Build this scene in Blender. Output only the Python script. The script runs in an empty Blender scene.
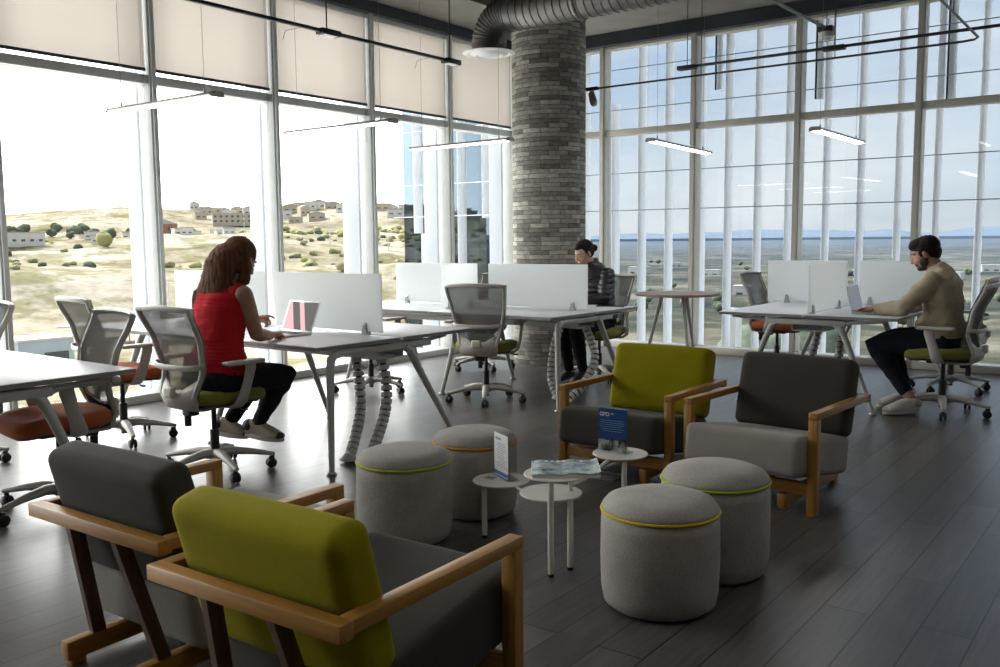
import bpy, bmesh, math, random
from mathutils import Vector, Matrix, Euler, noise
random.seed(7)
PI = math.pi
C = bpy.context.scene.collection
sc = bpy.context.scene
V = Vector

# ------------------------------------------------------------------ materials
def _nt(name):
    m = bpy.data.materials.new(name); m.use_nodes = True
    nt = m.node_tree; nt.nodes.clear()
    out = nt.nodes.new('ShaderNodeOutputMaterial')
    return m, nt, out

def N(nt, t, **kw):
    n = nt.nodes.new(t)
    for k, v in kw.items():
        if hasattr(n, k): setattr(n, k, v)
        else: n.inputs[k.replace('_', ' ')].default_value = v
    return n

def ramp(nt, stops):
    r = nt.nodes.new('ShaderNodeValToRGB')
    el = r.color_ramp.elements
    while len(el) < len(stops): el.new(0.5)
    for e, (p, c) in zip(el, stops):
        e.position = p; e.color = (*c, 1)
    return r

def pbr(name, col, rough=0.5, metal=0.0, var=0.0, scale=30, bump=0.0, bscale=None, spec=0.5, coat=0.0, stretch=(1, 1, 1)):
    """Principled material with a little noise in colour and in relief."""
    m, nt, out = _nt(name)
    b = nt.nodes.new('ShaderNodeBsdfPrincipled')
    b.inputs['Base Color'].default_value = (*col, 1)
    b.inputs['Roughness'].default_value = rough
    b.inputs['Metallic'].default_value = metal
    b.inputs['Specular IOR Level'].default_value = spec
    b.inputs['Coat Weight'].default_value = coat
    nt.links.new(b.outputs[0], out.inputs[0])
    if var or bump:
        tc = nt.nodes.new('ShaderNodeTexCoord')
        mp = nt.nodes.new('ShaderNodeMapping'); mp.inputs['Scale'].default_value = stretch
        nt.links.new(tc.outputs['Object'], mp.inputs[0])
        if var:
            nz = N(nt, 'ShaderNodeTexNoise'); nz.inputs['Scale'].default_value = scale; nz.inputs['Detail'].default_value = 5
            nt.links.new(mp.outputs[0], nz.inputs['Vector'])
            lo = tuple(max(0, c*(1-var)) for c in col); hi = tuple(min(1, c*(1+var)) for c in col)
            r = ramp(nt, [(0.3, lo), (0.7, hi)])
            nt.links.new(nz.outputs['Fac'], r.inputs[0]); nt.links.new(r.outputs[0], b.inputs['Base Color'])
        if bump:
            n2 = N(nt, 'ShaderNodeTexNoise'); n2.inputs['Scale'].default_value = bscale or scale; n2.inputs['Detail'].default_value = 4
            nt.links.new(mp.outputs[0], n2.inputs['Vector'])
            bp = nt.nodes.new('ShaderNodeBump'); bp.inputs['Strength'].default_value = bump; bp.inputs['Distance'].default_value = 0.01
            nt.links.new(n2.outputs['Fac'], bp.inputs['Height']); nt.links.new(bp.outputs[0], b.inputs['Normal'])
    return m

def wood(name, c1, c2, rough=0.45, axis=1):
    m, nt, out = _nt(name)
    b = nt.nodes.new('ShaderNodeBsdfPrincipled'); b.inputs['Roughness'].default_value = rough
    tc = nt.nodes.new('ShaderNodeTexCoord'); mp = nt.nodes.new('ShaderNodeMapping')
    s = [22, 22, 22]; s[axis] = 1.6
    mp.inputs['Scale'].default_value = s
    nz = N(nt, 'ShaderNodeTexNoise'); nz.inputs['Scale'].default_value = 2.2; nz.inputs['Detail'].default_value = 6; nz.inputs['Distortion'].default_value = .6
    r = ramp(nt, [(0.3, c1), (0.7, c2)])
    L = nt.links.new
    L(tc.outputs['Object'], mp.inputs[0]); L(mp.outputs[0], nz.inputs['Vector']); L(nz.outputs['Fac'], r.inputs[0])
    L(r.outputs[0], b.inputs['Base Color']); L(b.outputs[0], out.inputs[0])
    return m

def fabric(name, col, rough=0.95, var=0.18, weave=420, sheen=0.15):
    m, nt, out = _nt(name)
    b = nt.nodes.new('ShaderNodeBsdfPrincipled'); b.inputs['Roughness'].default_value = rough
    b.inputs['Specular IOR Level'].default_value = .2
    b.inputs['Sheen Weight'].default_value = sheen; b.inputs['Sheen Roughness'].default_value = .6
    L = nt.links.new
    tc = nt.nodes.new('ShaderNodeTexCoord')
    n1 = N(nt, 'ShaderNodeTexNoise'); n1.inputs['Scale'].default_value = weave; n1.inputs['Detail'].default_value = 2
    n2 = N(nt, 'ShaderNodeTexNoise'); n2.inputs['Scale'].default_value = 5; n2.inputs['Detail'].default_value = 4
    L(tc.outputs['Object'], n1.inputs['Vector']); L(tc.outputs['Object'], n2.inputs['Vector'])
    mx = N(nt, 'ShaderNodeMath', operation='MULTIPLY_ADD'); mx.inputs[1].default_value = .6
    L(n1.outputs['Fac'], mx.inputs[0]);
    m2 = N(nt, 'ShaderNodeMath', operation='MULTIPLY'); m2.inputs[1].default_value = .4
    L(n2.outputs['Fac'], m2.inputs[0]); L(m2.outputs[0], mx.inputs[2])
    lo = tuple(c*(1-var) for c in col); hi = tuple(min(1, c*(1+var)) for c in col)
    r = ramp(nt, [(0.35, lo), (0.65, hi)])
    L(mx.outputs[0], r.inputs[0]); L(r.outputs[0], b.inputs['Base Color'])
    bp = nt.nodes.new('ShaderNodeBump'); bp.inputs['Strength'].default_value = .25; bp.inputs['Distance'].default_value = .004
    L(mx.outputs[0], bp.inputs['Height']); L(bp.outputs[0], b.inputs['Normal']); L(b.outputs[0], out.inputs[0])
    return m

def glow(name, col, strength):
    m, nt, out = _nt(name)
    e = nt.nodes.new('ShaderNodeEmission'); e.inputs[0].default_value = (*col, 1); e.inputs[1].default_value = strength
    nt.links.new(e.outputs[0], out.inputs[0]); return m

def glass(name, tint, refl=1.0, base=0.0):
    """Thin window glass: clear straight through, mirror by Fresnel."""
    m, nt, out = _nt(name)
    t = nt.nodes.new('ShaderNodeBsdfTransparent'); t.inputs[0].default_value = (*tint, 1)
    g = nt.nodes.new('ShaderNodeBsdfGlossy'); g.inputs['Roughness'].default_value = 0.0
    f = nt.nodes.new('ShaderNodeLayerWeight'); f.inputs['Blend'].default_value = .5
    pw = N(nt, 'ShaderNodeMath', operation='POWER'); pw.inputs[1].default_value = 5
    sl = N(nt, 'ShaderNodeMath', operation='MULTIPLY_ADD'); sl.inputs[1].default_value = .96*refl; sl.inputs[2].default_value = .04*refl+base
    sl.use_clamp = True
    mx = nt.nodes.new('ShaderNodeMixShader')
    L = nt.links.new
    L(f.outputs['Facing'], pw.inputs[0]); L(pw.outputs[0], sl.inputs[0]); L(sl.outputs[0], mx.inputs[0])
    L(t.outputs[0], mx.inputs[1]); L(g.outputs[0], mx.inputs[2]); L(mx.outputs[0], out.inputs[0])
    return m

def sheer(name, col, trans, clear=0.0, rough=0.8):
    """Cloth or frosted glass that light comes through."""
    m, nt, out = _nt(name)
    d = nt.nodes.new('ShaderNodeBsdfDiffuse'); d.inputs[0].default_value = (*col, 1)
    t = nt.nodes.new('ShaderNodeBsdfTranslucent'); t.inputs[0].default_value = (*col, 1)
    c = nt.nodes.new('ShaderNodeBsdfTransparent')
    m1 = nt.nodes.new('ShaderNodeMixShader'); m1.inputs[0].default_value = trans
    m2 = nt.nodes.new('ShaderNodeMixShader'); m2.inputs[0].default_value = clear
    L = nt.links.new
    L(d.outputs[0], m1.inputs[1]); L(t.outputs[0], m1.inputs[2]); L(m1.outputs[0], m2.inputs[1]); L(c.outputs[0], m2.inputs[2]); L(m2.outputs[0], out.inputs[0])
    return m

M = {}
M['alu'] = pbr('white_aluminium', (.62, .63, .61), .4, var=.05, scale=8)
M['alu_in'] = pbr('aluminium_warm_shaded', (.66, .63, .56), .42, var=.05, scale=8)  # white aluminium with the warm indoor shading mixed into its colour
M['fin'] = sheer('white_fin_paint', (.95, .96, .98), .30)
M['rib'] = sheer('white_translucent_rib', (.88, .90, .92), .42)
M['dark_beam'] = pbr('charcoal_beam_paint', (.035, .04, .05), .55, var=.2, scale=4)
M['soffit'] = pbr('grey_plaster', (.24, .225, .20), .9, var=.12, scale=3, bump=.1)
M['slab'] = pbr('dark_ceiling_paint', (.035, .037, .04), .9, var=.15, scale=3)
M['wall'] = pbr('grey_wall_paint', (.17, .17, .17), .9, var=.05, scale=3)
M['glassL'] = glass('clear_glass', (.95, .96, .955), .3)
M['glassR'] = glass('tinted_glass', (.92, .95, .965), .45)
M['glassF'] = glass('blue_glass', (.34, .39, .43), .5)
M['blind'] = sheer('beige_blind_cloth', (.40, .358, .32), .42, .006)
M['frost'] = sheer('frosted_white_glass', (.93, .95, .95), .50, .05)
M['black'] = pbr('black_plastic', (.018, .018, .02), .45, var=.1, scale=20)
M['rubber'] = pbr('black_rubber', (.012, .012, .013), .6, var=.15, scale=30)
M['blackmetal'] = pbr('black_painted_metal', (.02, .021, .024), .4, var=.1, scale=10)
M['chairgrey'] = pbr('light_grey_plastic', (.52, .50, .45), .45, var=.04, scale=15)
M['chairdark'] = pbr('dark_grey_plastic', (.06, .06, .06), .5, var=.08, scale=15)
M['ivory'] = pbr('ivory_plastic', (.70, .66, .52), .5, var=.03, scale=15)
M['mesh'] = sheer('grey_mesh_cloth', (.13, .127, .12), .25, .13)
M['meshback'] = sheer('grey_mesh_cloth_dense', (.20, .195, .185), .3, .12)
M['orange'] = fabric('orange_seat_cloth', (.48, .115, .035))
M['lime'] = fabric('olive_seat_cloth', (.20, .21, .035))
M['desktop'] = pbr('white_laminate', (.64, .65, .67), .38, var=.02, scale=3)
M['deskedge'] = pbr('edge_shade_grey', (.25, .25, .25), .5, var=.05, scale=9)  # dark grey puts the shade on the board edges into their colour
M['deskleg'] = pbr('pale_grey_leg_paint', (.55, .56, .54), .4, var=.04, scale=9)
M['clamp'] = pbr('satin_aluminium', (.45, .46, .46), .35, metal=.7, var=.05, scale=20)
M['spine'] = pbr('grey_spine_plastic', (.66, .66, .63), .45, var=.05, scale=20)
M['oak'] = wood('oiled_oak', (.29, .13, .022), (.45, .225, .045), .42, 1)
M['oakx'] = wood('oiled_oak_crosswise', (.29, .13, .022), (.45, .225, .045), .42, 0)
M['oakz'] = wood('oiled_oak_upright', (.29, .13, .022), (.45, .225, .045), .42, 2)
M['walnut'] = wood('dark_stained_wood', (.07, .03, .014), (.12, .055, .025), .45, 2)
M['greenwool'] = fabric('mustard_green_wool', (.27, .235, .003), sheen=0)
M['greywool'] = fabric('dark_taupe_wool', (.050, .046, .039), sheen=.06)
M['greylight'] = fabric('mid_taupe_wool', (.29, .27, .235))
M['pouf'] = fabric('grey_melange_wool', (.35, .33, .295), var=.3, weave=260)
M['pipelime'] = fabric('lime_piping', (.45, .47, .03))
M['pipeorange'] = fabric('orange_piping', (.62, .26, .02))
M['pipeyellow'] = fabric('yellow_piping', (.60, .44, .02))
M['tablewhite'] = pbr('cream_lacquer', (.66, .64, .58), .45, var=.02, scale=5)
M['cafetop'] = wood('rosy_wood', (.27, .16, .13), (.38, .25, .20), .5, 0)
M['galv'] = pbr('galvanised_steel', (.17, .165, .155), .42, metal=.6, var=.2, scale=7, bump=.1)
M['white'] = pbr('matt_white_plastic', (.75, .74, .71), .5, var=.02, scale=5)
M['lampshell'] = pbr('brushed_grey_metal', (.32, .32, .31), .4, metal=.5, var=.05, scale=30)
M['lamp'] = glow('lamp_diffuser', (1, .97, .92), 11.0)
M['wire'] = pbr('thin_steel_wire', (.25, .25, .25), .4, metal=.6, var=.1, scale=40)
M['silver'] = pbr('silver_aluminium', (.55, .55, .56), .3, metal=.85, var=.03, scale=20)
M['screen'] = pbr('glossy_black_display', (.02, .016, .018), .08, var=.3, scale=3)
M['paper'] = pbr('white_paper', (.72, .72, .72), .6, var=.02, scale=8)
M['ink'] = pbr('grey_print', (.25, .27, .30), .6, var=.05, scale=30)
M['bluestripe'] = pbr('blue_print', (.05, .13, .40), .5, var=.05, scale=30)
M['acrylic'] = glass('clear_acrylic', (.9, .93, .93), 1.0)

# ------------------------------------------------------------------ mesh builder
class MB:
    def __init__(s): s.bm = bmesh.new()
    def loft(s, rings, cap=True, mat=0):
        vs = [[s.bm.verts.new(p) for p in r] for r in rings]
        n = len(rings[0]); fs = []
        for a, b in zip(vs, vs[1:]):
            for i in range(n):
                j = (i+1) % n
                fs.append(s.bm.faces.new((a[i], a[j], b[j], b[i])))
        if cap:
            fs.append(s.bm.faces.new(tuple(reversed(vs[0])))); fs.append(s.bm.faces.new(tuple(vs[-1])))
        for f in fs: f.material_index = mat
        return fs
    def grid(s, rows, mat=0):
        vs = [[s.bm.verts.new(p) for p in r] for r in rows]
        for a, b in zip(vs, vs[1:]):
            for i in range(len(a)-1):
                f = s.bm.faces.new((a[i], a[i+1], b[i+1], b[i])); f.material_index = mat
    def tube(s, pts, r, n=10, up=None, cap=True, mat=0, square=False, dome=False):
        """Swept tube; r is a radius, a list of radii, or a list of (side, up) half sizes."""
        pts = [V(p) for p in pts]; k = len(pts)
        rs = r if isinstance(r, list) else [r]*k
        rs = [(q, q) if not isinstance(q, (list, tuple)) else q for q in rs]
        tan = []
        for i in range(k):
            t = (pts[min(i+1, k-1)]-pts[max(i-1, 0)])
            tan.append(t.normalized())
        u = V(up) if up else (V((0, 0, 1)) if abs(tan[0].z) < .9 else V((0, 1, 0)))
        rings = []
        prev = None
        for i in range(k):
            t = tan[i]
            if up is None and prev is not None: u = prev
            sd = t.cross(u)
            if sd.length < 1e-6: sd = t.cross(V((1, 0, .01)))
            sd.normalize(); uu = sd.cross(t).normalized(); prev = uu
            a, b = rs[i]
            if square:
                ring = []
                for x, y in ((1, -.72), (1, .72), (.72, 1), (-.72, 1), (-1, .72), (-1, -.72), (-.72, -1), (.72, -1)):
                    ring.append(pts[i]+sd*a*x+uu*b*y)
            else:
                ring = [pts[i]+sd*a*math.cos(2*PI*j/n)+uu*b*math.sin(2*PI*j/n) for j in range(n)]
            rings.append(ring)
        if dome:
            def sub(i, sg):
                out = []
                for q in (.38, .72, .93):
                    sc_ = math.sqrt(1-q*q); c = pts[i]; rr = max(rs[i])*q
                    out.append([c+(p-c)*sc_+tan[i]*sg*rr for p in rings[i]])
                return out
            rings = list(reversed(sub(0, -1)))+rings+sub(-1, 1)
        return s.loft(rings, cap, mat)
    def box(s, c, size, rot=None, bev=0.0, seg=2, mat=0):
        mt = Matrix.Translation(c) @ (rot.to_matrix().to_4x4() if isinstance(rot, Euler) else (rot or Matrix())) @ Matrix.Diagonal((*size, 1))
        r = bmesh.ops.create_cube(s.bm, size=1, matrix=mt)
        vs = r['verts']; fs = {f for v in vs for f in v.link_faces}
        for f in fs: f.material_index = mat
        if bev:
            es = list({e for v in vs for e in v.link_edges})
            q = bmesh.ops.bevel(s.bm, geom=es, offset=bev, segments=seg, profile=.5, affect='EDGES')
            for f in q['faces']: f.material_index = mat
    def cushion(s, c, size, r, rot=None, puff=(0, 0, 0), n=14, mat=0):
        """Soft rounded box, faces bulging by puff."""
        hx, hy, hz = [q/2 for q in size]
        mt = Matrix.Translation(c) @ (rot.to_matrix().to_4x4() if isinstance(rot, Euler) else (rot or Matrix()))
        t = bmesh.new()
        bmesh.ops.create_cube(t, size=2)
        bmesh.ops.subdivide_edges(t, edges=t.edges[:], cuts=n, use_grid_fill=True)
        h = (hx, hy, hz)
        for v in t.verts:
            p = v.co.copy()
            q = V([math.sin(max(-1, min(1, p[i]))*PI/2)*h[i] for i in range(3)])
            inn = V([max(-(h[i]-r), min(h[i]-r, q[i])) for i in range(3)])
            d = q-inn
            if d.length > 1e-9:
                d = d.normalized()*r
            w = inn+d
            f = [1-(w[i]/h[i])**2 for i in range(3)]
            f = [max(0, x) for x in f]
            w.x += puff[0]*f[1]*f[2]*(1 if w.x > 0 else -1)*(abs(w.x)/hx)
            w.y += puff[1]*f[0]*f[2]*(1 if w.y > 0 else -1)*(abs(w.y)/hy)
            w.z += puff[2]*f[0]*f[1]*(1 if w.z > 0 else -1)*(abs(w.z)/hz)
            v.co = mt @ w
        me = bpy.data.meshes.new('tmp'); t.to_mesh(me); t.free()
        n0 = len(s.bm.faces); s.bm.from_mesh(me); bpy.data.meshes.remove(me)
        s.bm.faces.ensure_lookup_table()
        for f in s.bm.faces[n0:]: f.material_index = mat
    def lathe(s, prof, n=32, c=(0, 0, 0), mat=0, rot=None):
        mt = Matrix.Translation(c) @ (rot.to_matrix().to_4x4() if rot else Matrix())
        rings = [[mt @ V((r*math.cos(2*PI*i/n), r*math.sin(2*PI*i/n), z)) for i in range(n)] for r, z in prof]
        return s.loft(rings, True, mat)
    def disc(s, c, r, z0, z1, n=40, bev=.004, mat=0):
        s.lathe([(r-bev, z0), (r, z0+bev), (r, z1-bev), (r-bev, z1)], n, c, mat)
    def ell(s, c, rad, rot=None, seg=20, mat=0):
        mt = Matrix.Translation(c) @ (rot.to_matrix().to_4x4() if isinstance(rot, Euler) else (rot or Matrix())) @ Matrix.Diagonal((*rad, 1))
        q = bmesh.ops.create_uvsphere(s.bm, u_segments=seg, v_segments=max(6, seg//2), radius=1, matrix=mt)
        for v in q['verts']:
            for f in v.link_faces: f.material_index = mat
    def prism(s, poly, z0, z1, mt=None, mat=0):
        mt = mt or Matrix()
        return s.loft([[mt @ V((x, y, z0)) for x, y in poly], [mt @ V((x, y, z1)) for x, y in poly]], True, mat)
    def build(s, name, mats, parent=None, smooth=True, ang=40, mt=None):
        me = bpy.data.meshes.new(name)
        if mt: s.bm.transform(mt)
        bmesh.ops.recalc_face_normals(s.bm, faces=s.bm.faces[:])
        s.bm.to_mesh(me); s.bm.free()
        if not isinstance(mats, (list, tuple)): mats = [mats]
        for m in mats: me.materials.append(M[m] if isinstance(m, str) else m)
        if smooth:
            me.polygons.foreach_set('use_smooth', [True]*len(me.polygons))
            try: me.set_sharp_from_angle(angle=math.radians(ang))
            except Exception: pass
        o = bpy.data.objects.new(name, me); C.objects.link(o)
        if parent: o.parent = parent
        return o

def thing(name, label, cat, loc=(0, 0, 0), rotz=0, group=None):
    o = bpy.data.objects.new(name, None); C.objects.link(o)
    o.empty_display_size = .1
    o.location = loc; o.rotation_euler = (0, 0, rotz)
    return tag(o, label, cat, group)
def tag(o, label, cat, group=None):
    o['label'] = label; o['category'] = cat
    if group: o['group'] = group
    return o
def struct(o, label=None, cat=None):
    o['kind'] = 'structure'
    if label: o['label'] = label
    if cat: o['category'] = cat
    return o
def dup(root, loc, rotz, label, group=None, swap=None):
    """Copy a thing with its parts and sub-parts; swap exchanges materials by name."""
    def cp(o, par):
        c = o.copy(); C.objects.link(c)
        if par is not None: c.parent = par
        if swap and c.type == 'MESH' and any(s and s.name in swap for s in c.data.materials):
            me = c.data.copy()
            for i, s in enumerate(me.materials):
                if s and s.name in swap: me.materials[i] = M[swap[s.name]]
            c.data = me
        for ch in [x for x in allobj if x.parent == o]: cp(ch, c)
        return c
    allobj = list(C.objects)
    r = cp(root, None)
    r.location = loc; r.rotation_euler = (0, 0, rotz); r['label'] = label
    if group: r['group'] = group
    return r
R = math.radians
# ------------------------------------------------------------------ room shell
XL, YR = -6.88, 9.75            # inner faces of the two window walls
XE, YB = 4.2, -4.2              # plain walls behind the camera
ZS, ZC = 3.80, 4.55             # soffit and ceiling heights

def floor_mat():
    m, nt, out = _nt('dark_plank_floor')
    L = nt.links.new
    b = nt.nodes.new('ShaderNodeBsdfPrincipled')
    tc = nt.nodes.new('ShaderNodeTexCoord')
    sx = nt.nodes.new('ShaderNodeSeparateXYZ'); cx = nt.nodes.new('ShaderNodeCombineXYZ')
    L(tc.outputs['Object'], sx.inputs[0]); L(sx.outputs[1], cx.inputs[0]); L(sx.outputs[0], cx.inputs[1])
    br = nt.nodes.new('ShaderNodeTexBrick')
    br.inputs['Scale'].default_value = 1; br.inputs['Brick Width'].default_value = 1.22; br.inputs['Row Height'].default_value = .162
    br.inputs['Mortar Size'].default_value = .003; br.inputs['Mortar Smooth'].default_value = .3
    br.inputs['Color1'].default_value = (.085, .077, .073, 1); br.inputs['Color2'].default_value = (.125, .114, .109, 1)
    br.inputs['Mortar'].default_value = (.012, .011, .010, 1); br.offset = .37
    L(cx.outputs[0], br.inputs['Vector'])
    mp = nt.nodes.new('ShaderNodeMapping'); mp.inputs['Scale'].default_value = (14, 1.1, 1)
    L(tc.outputs['Object'], mp.inputs[0])
    nz = N(nt, 'ShaderNodeTexNoise'); nz.inputs['Scale'].default_value = 3; nz.inputs['Detail'].default_value = 5; nz.inputs['Distortion'].default_value = .15
    L(mp.outputs[0], nz.inputs['Vector'])
    r = ramp(nt, [(.3, (.72, .72, .72)), (.7, (1.2, 1.18, 1.16))])
    L(nz.outputs['Fac'], r.inputs[0])
    mu = N(nt, 'ShaderNodeMixRGB', blend_type='MULTIPLY'); mu.inputs[0].default_value = 1
    L(br.outputs['Color'], mu.inputs[1]); L(r.outputs[0], mu.inputs[2]); L(mu.outputs[0], b.inputs['Base Color'])
    rr = N(nt, 'ShaderNodeMapRange'); rr.inputs['To Min'].default_value = .27; rr.inputs['To Max'].default_value = .37
    L(nz.outputs['Fac'], rr.inputs['Value']); L(rr.outputs[0], b.inputs['Roughness'])
    b.inputs['Specular IOR Level'].default_value = .42
    h = N(nt, 'ShaderNodeMath', operation='MULTIPLY_ADD'); h.inputs[1].default_value = -1.5
    L(br.outputs['Fac'], h.inputs[0]); h.inputs[2].default_value = 0
    bp = nt.nodes.new('ShaderNodeBump'); bp.inputs['Strength'].default_value = .15; bp.inputs['Distance'].default_value = .004
    L(h.outputs[0], bp.inputs['Height']); L(bp.outputs[0], b.inputs['Normal']); L(b.outputs[0], out.inputs[0])
    return m
M['floor'] = floor_mat()

def stone_mat():
    """Stacked grey ledge stone; the column's mesh carries a wrapped UV in metres."""
    m, nt, out = _nt('grey_ledge_stone')
    L = nt.links.new
    b = nt.nodes.new('ShaderNodeBsdfPrincipled'); b.inputs['Roughness'].default_value = .85
    uv = nt.nodes.new('ShaderNodeUVMap'); uv.uv_map = 'wrap'
    def brick(w, h, off):
        br = nt.nodes.new('ShaderNodeTexBrick'); br.offset = off; br.squash = 1.6; br.squash_frequency = 3
        br.inputs['Scale'].default_value = 1; br.inputs['Brick Width'].default_value = w; br.inputs['Row Height'].default_value = h
        br.inputs['Mortar Size'].default_value = .0025; br.inputs['Mortar Smooth'].default_value = .2; br.inputs['Bias'].default_value = -.1
        br.inputs['Color1'].default_value = (.175, .165, .145, 1); br.inputs['Color2'].default_value = (.56, .53, .47, 1)
        br.inputs['Mortar'].default_value = (.07, .068, .06, 1)
        L(uv.outputs[0], br.inputs['Vector']); return br
    b1 = brick(.21, .047, .43); 
    nz = N(nt, 'ShaderNodeTexNoise'); nz.inputs['Scale'].default_value = 14; nz.inputs['Detail'].default_value = 8; nz.inputs['Roughness'].default_value = .7
    mp = nt.nodes.new('ShaderNodeMapping'); mp.inputs['Scale'].default_value = (1, 2.2, 1)
    L(uv.outputs[0], mp.inputs[0]); L(mp.outputs[0], nz.inputs['Vector'])
    r = ramp(nt, [(.3, (.5, .5, .48)), (.5, (.95, .95, .93)), (.72, (1.4, 1.39, 1.35))])
    L(nz.outputs['Fac'], r.inputs[0])
    mu = N(nt, 'ShaderNodeMixRGB', blend_type='MULTIPLY'); mu.inputs[0].default_value = 1
    L(b1.outputs['Color'], mu.inputs[1]); L(r.outputs[0], mu.inputs[2]); L(mu.outputs[0], b.inputs['Base Color'])
    h = N(nt, 'ShaderNodeMath', operation='MULTIPLY_ADD'); h.inputs[1].default_value = -1
    L(b1.outputs['Fac'], h.inputs[0]); L(nz.outputs['Fac'], h.inputs[2])
    bp = nt.nodes.new('ShaderNodeBump'); bp.inputs['Strength'].default_value = .6; bp.inputs['Distance'].default_value = .012
    L(h.outputs[0], bp.inputs['Height']); L(bp.outputs[0], b.inputs['Normal']); L(b.outputs[0], out.inputs[0])
    return m
M['stone'] = stone_mat()

b = MB(); b.box(((XL+XE)/2, (YR+YB)/2, -.06), (XE-XL+.3, YR-YB+.3, .12)); struct(b.build('floor', 'floor', smooth=False))
b = MB(); b.box(((XL+XE)/2, (YR+YB)/2, ZC+.06), (XE-XL+.6, YR-YB+.6, .12)); struct(b.build('ceiling', 'slab', smooth=False))
# lowered plaster soffit along both window walls, and the dark beams over the glass
b = MB(); b.box((XL+.35, (YR+YB)/2, (ZS+ZC)/2), (1.0, YR-YB+.3, ZC-ZS-.002)); struct(b.build('trim_1', 'soffit', smooth=False), 'grey plaster soffit over the left window wall')
b = MB(); b.box(((XL+.85+XE)/2, YR-.45, (ZS+ZC)/2), (XE-XL-.87, 1.2, ZC-ZS-.004)); struct(b.build('trim_2', 'soffit', smooth=False), 'grey plaster soffit over the right window wall')
b = MB(); b.box((XL-.06, (YR+YB)/2, (3.68+ZS)/2), (.22, YR-YB+.3, ZS-3.68-.002)); b.box((XL-.30, (YR+YB)/2, 4.25), (.3, YR-YB+.6, .9)); struct(b.build('trim_3', 'dark_beam', smooth=False), 'charcoal beam above the left window wall')
b = MB(); b.box(((XL+XE)/2+.06, YR+.02, (3.65+ZS)/2), (XE-XL-.08, .22, ZS-3.65-.004)); b.box(((XL+XE)/2, YR+.24, 4.25), (XE-XL+.6, .2, .9)); struct(b.build('trim_4', 'dark_beam', smooth=False), 'charcoal beam above the right window wall')
b = MB(); b.box((XE+.08, (YR+YB)/2, ZC/2), (.16, YR-YB+.3, ZC)); struct(b.build('wall_east', 'wall', smooth=False))
b = MB(); b.box(((XL+XE)/2, YB-.08, ZC/2), (XE-XL+.3, .16, ZC)); struct(b.build('wall_south', 'wall', smooth=False))

# window bays: every bay is a frame with a pane
YM = [3.077+1.268*k for k in range(-6, 6)]
XM = [-5.797+1.207*k for k in range(0, 9)]
wn = 0
def bay_left(y0, y1, first):
    global wn; wn += 1
    b = MB()
    b.box((XL-.09, y1, 1.84), (.18, .06, 3.68), bev=.004)                  # mullion
    b.box((XL+.012, y1, 1.84), (.024, .036, 3.68))
    if first: b.box((XL-.09, y0, 1.84), (.18, .06, 3.68), bev=.004)
    L_ = y1-y0-.06; yc = (y0+y1)/2
    b.box((XL-.09, yc, 2.675), (.14, L_, .075), bev=.004)                   # transom
    b.box((XL-.08, yc, .035), (.20, L_, .07), bev=.004)                     # sill
    b.box((XL-.09, yc, 3.66), (.14, L_, .05))
    f = struct(b.build('window_%d' % wn, 'alu', ang=30))
    g = MB(); g.box((XL-.10, yc, 1.37), (.012, L_-.002, 2.55)); g.box((XL-.10, yc, 3.18), (.012, L_-.002, .93))
    g.build('pane', 'glassL', f, smooth=False)
for k in range(len(YM)-1): bay_left(YM[k], YM[k+1], k == 0)
bay_left(YM[-1], YR-.05, False)
def bay_right(x0, x1, first):
    global wn; wn += 1
    b = MB()
    b.box((x1, YR+.08, 1.83), (.07, .16, 3.66), bev=.004)
    b.box((x1, YR-.012, 1.83), (.045, .024, 3.66))
    if first: b.box((x0, YR+.08, 1.83), (.07, .16, 3.66), bev=.004)
    L_ = x1-x0-.07; xc = (x0+x1)/2
    b.box((xc, YR+.08, 2.625), (L_, .13, .072), bev=.004)
    b.box((xc, YR+.06, .04), (L_, .20, .08), bev=.004)
    b.box((xc, YR+.08, 3.65), (L_, .13, .05))
    f = struct(b.build('window_%d' % wn, 'alu_in', ang=30))
    g = MB(); g.box((xc, YR+.09, 1.33), (L_-.002, .012, 2.50)); g.box((xc, YR+.09, 3.14), (L_-.002, .012, .94))
    g.build('pane', 'glassR', f, smooth=False)
bay_right(XL+.02, XM[0], True)
for k in range(len(XM)-1): bay_right(XM[k], XM[k+1], False)

# round stone-clad column
def column():
    bm = bmesh.new(); n = 64; r = .396; cx, cy = -5.545, 8.21
    uvl = bm.loops.layers.uv.new('wrap')
    zs = [0, ZC]
    ring = [[bm.verts.new((cx+r*math.cos(2*PI*i/n), cy+r*math.sin(2*PI*i/n), z)) for i in range(n)] for z in zs]
    for i in range(n):
        j = (i+1) % n
        f = bm.faces.new((ring[0][i], ring[0][j], ring[1][j], ring[1][i]))
        for lp, (ii, z) in zip(f.loops, ((i, 0), (i+1, 0), (i+1, ZC), (i, ZC))): lp[uvl].uv = (ii*2*PI*r/n, z)
    me = bpy.data.meshes.new('column'); bm.to_mesh(me); bm.free(); me.materials.append(M['stone'])
    me.polygons.foreach_set('use_smooth', [True]*n)
    o = bpy.data.objects.new('column', me); C.objects.link(o); struct(o, 'round column clad in stacked grey stone')
column()

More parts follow.
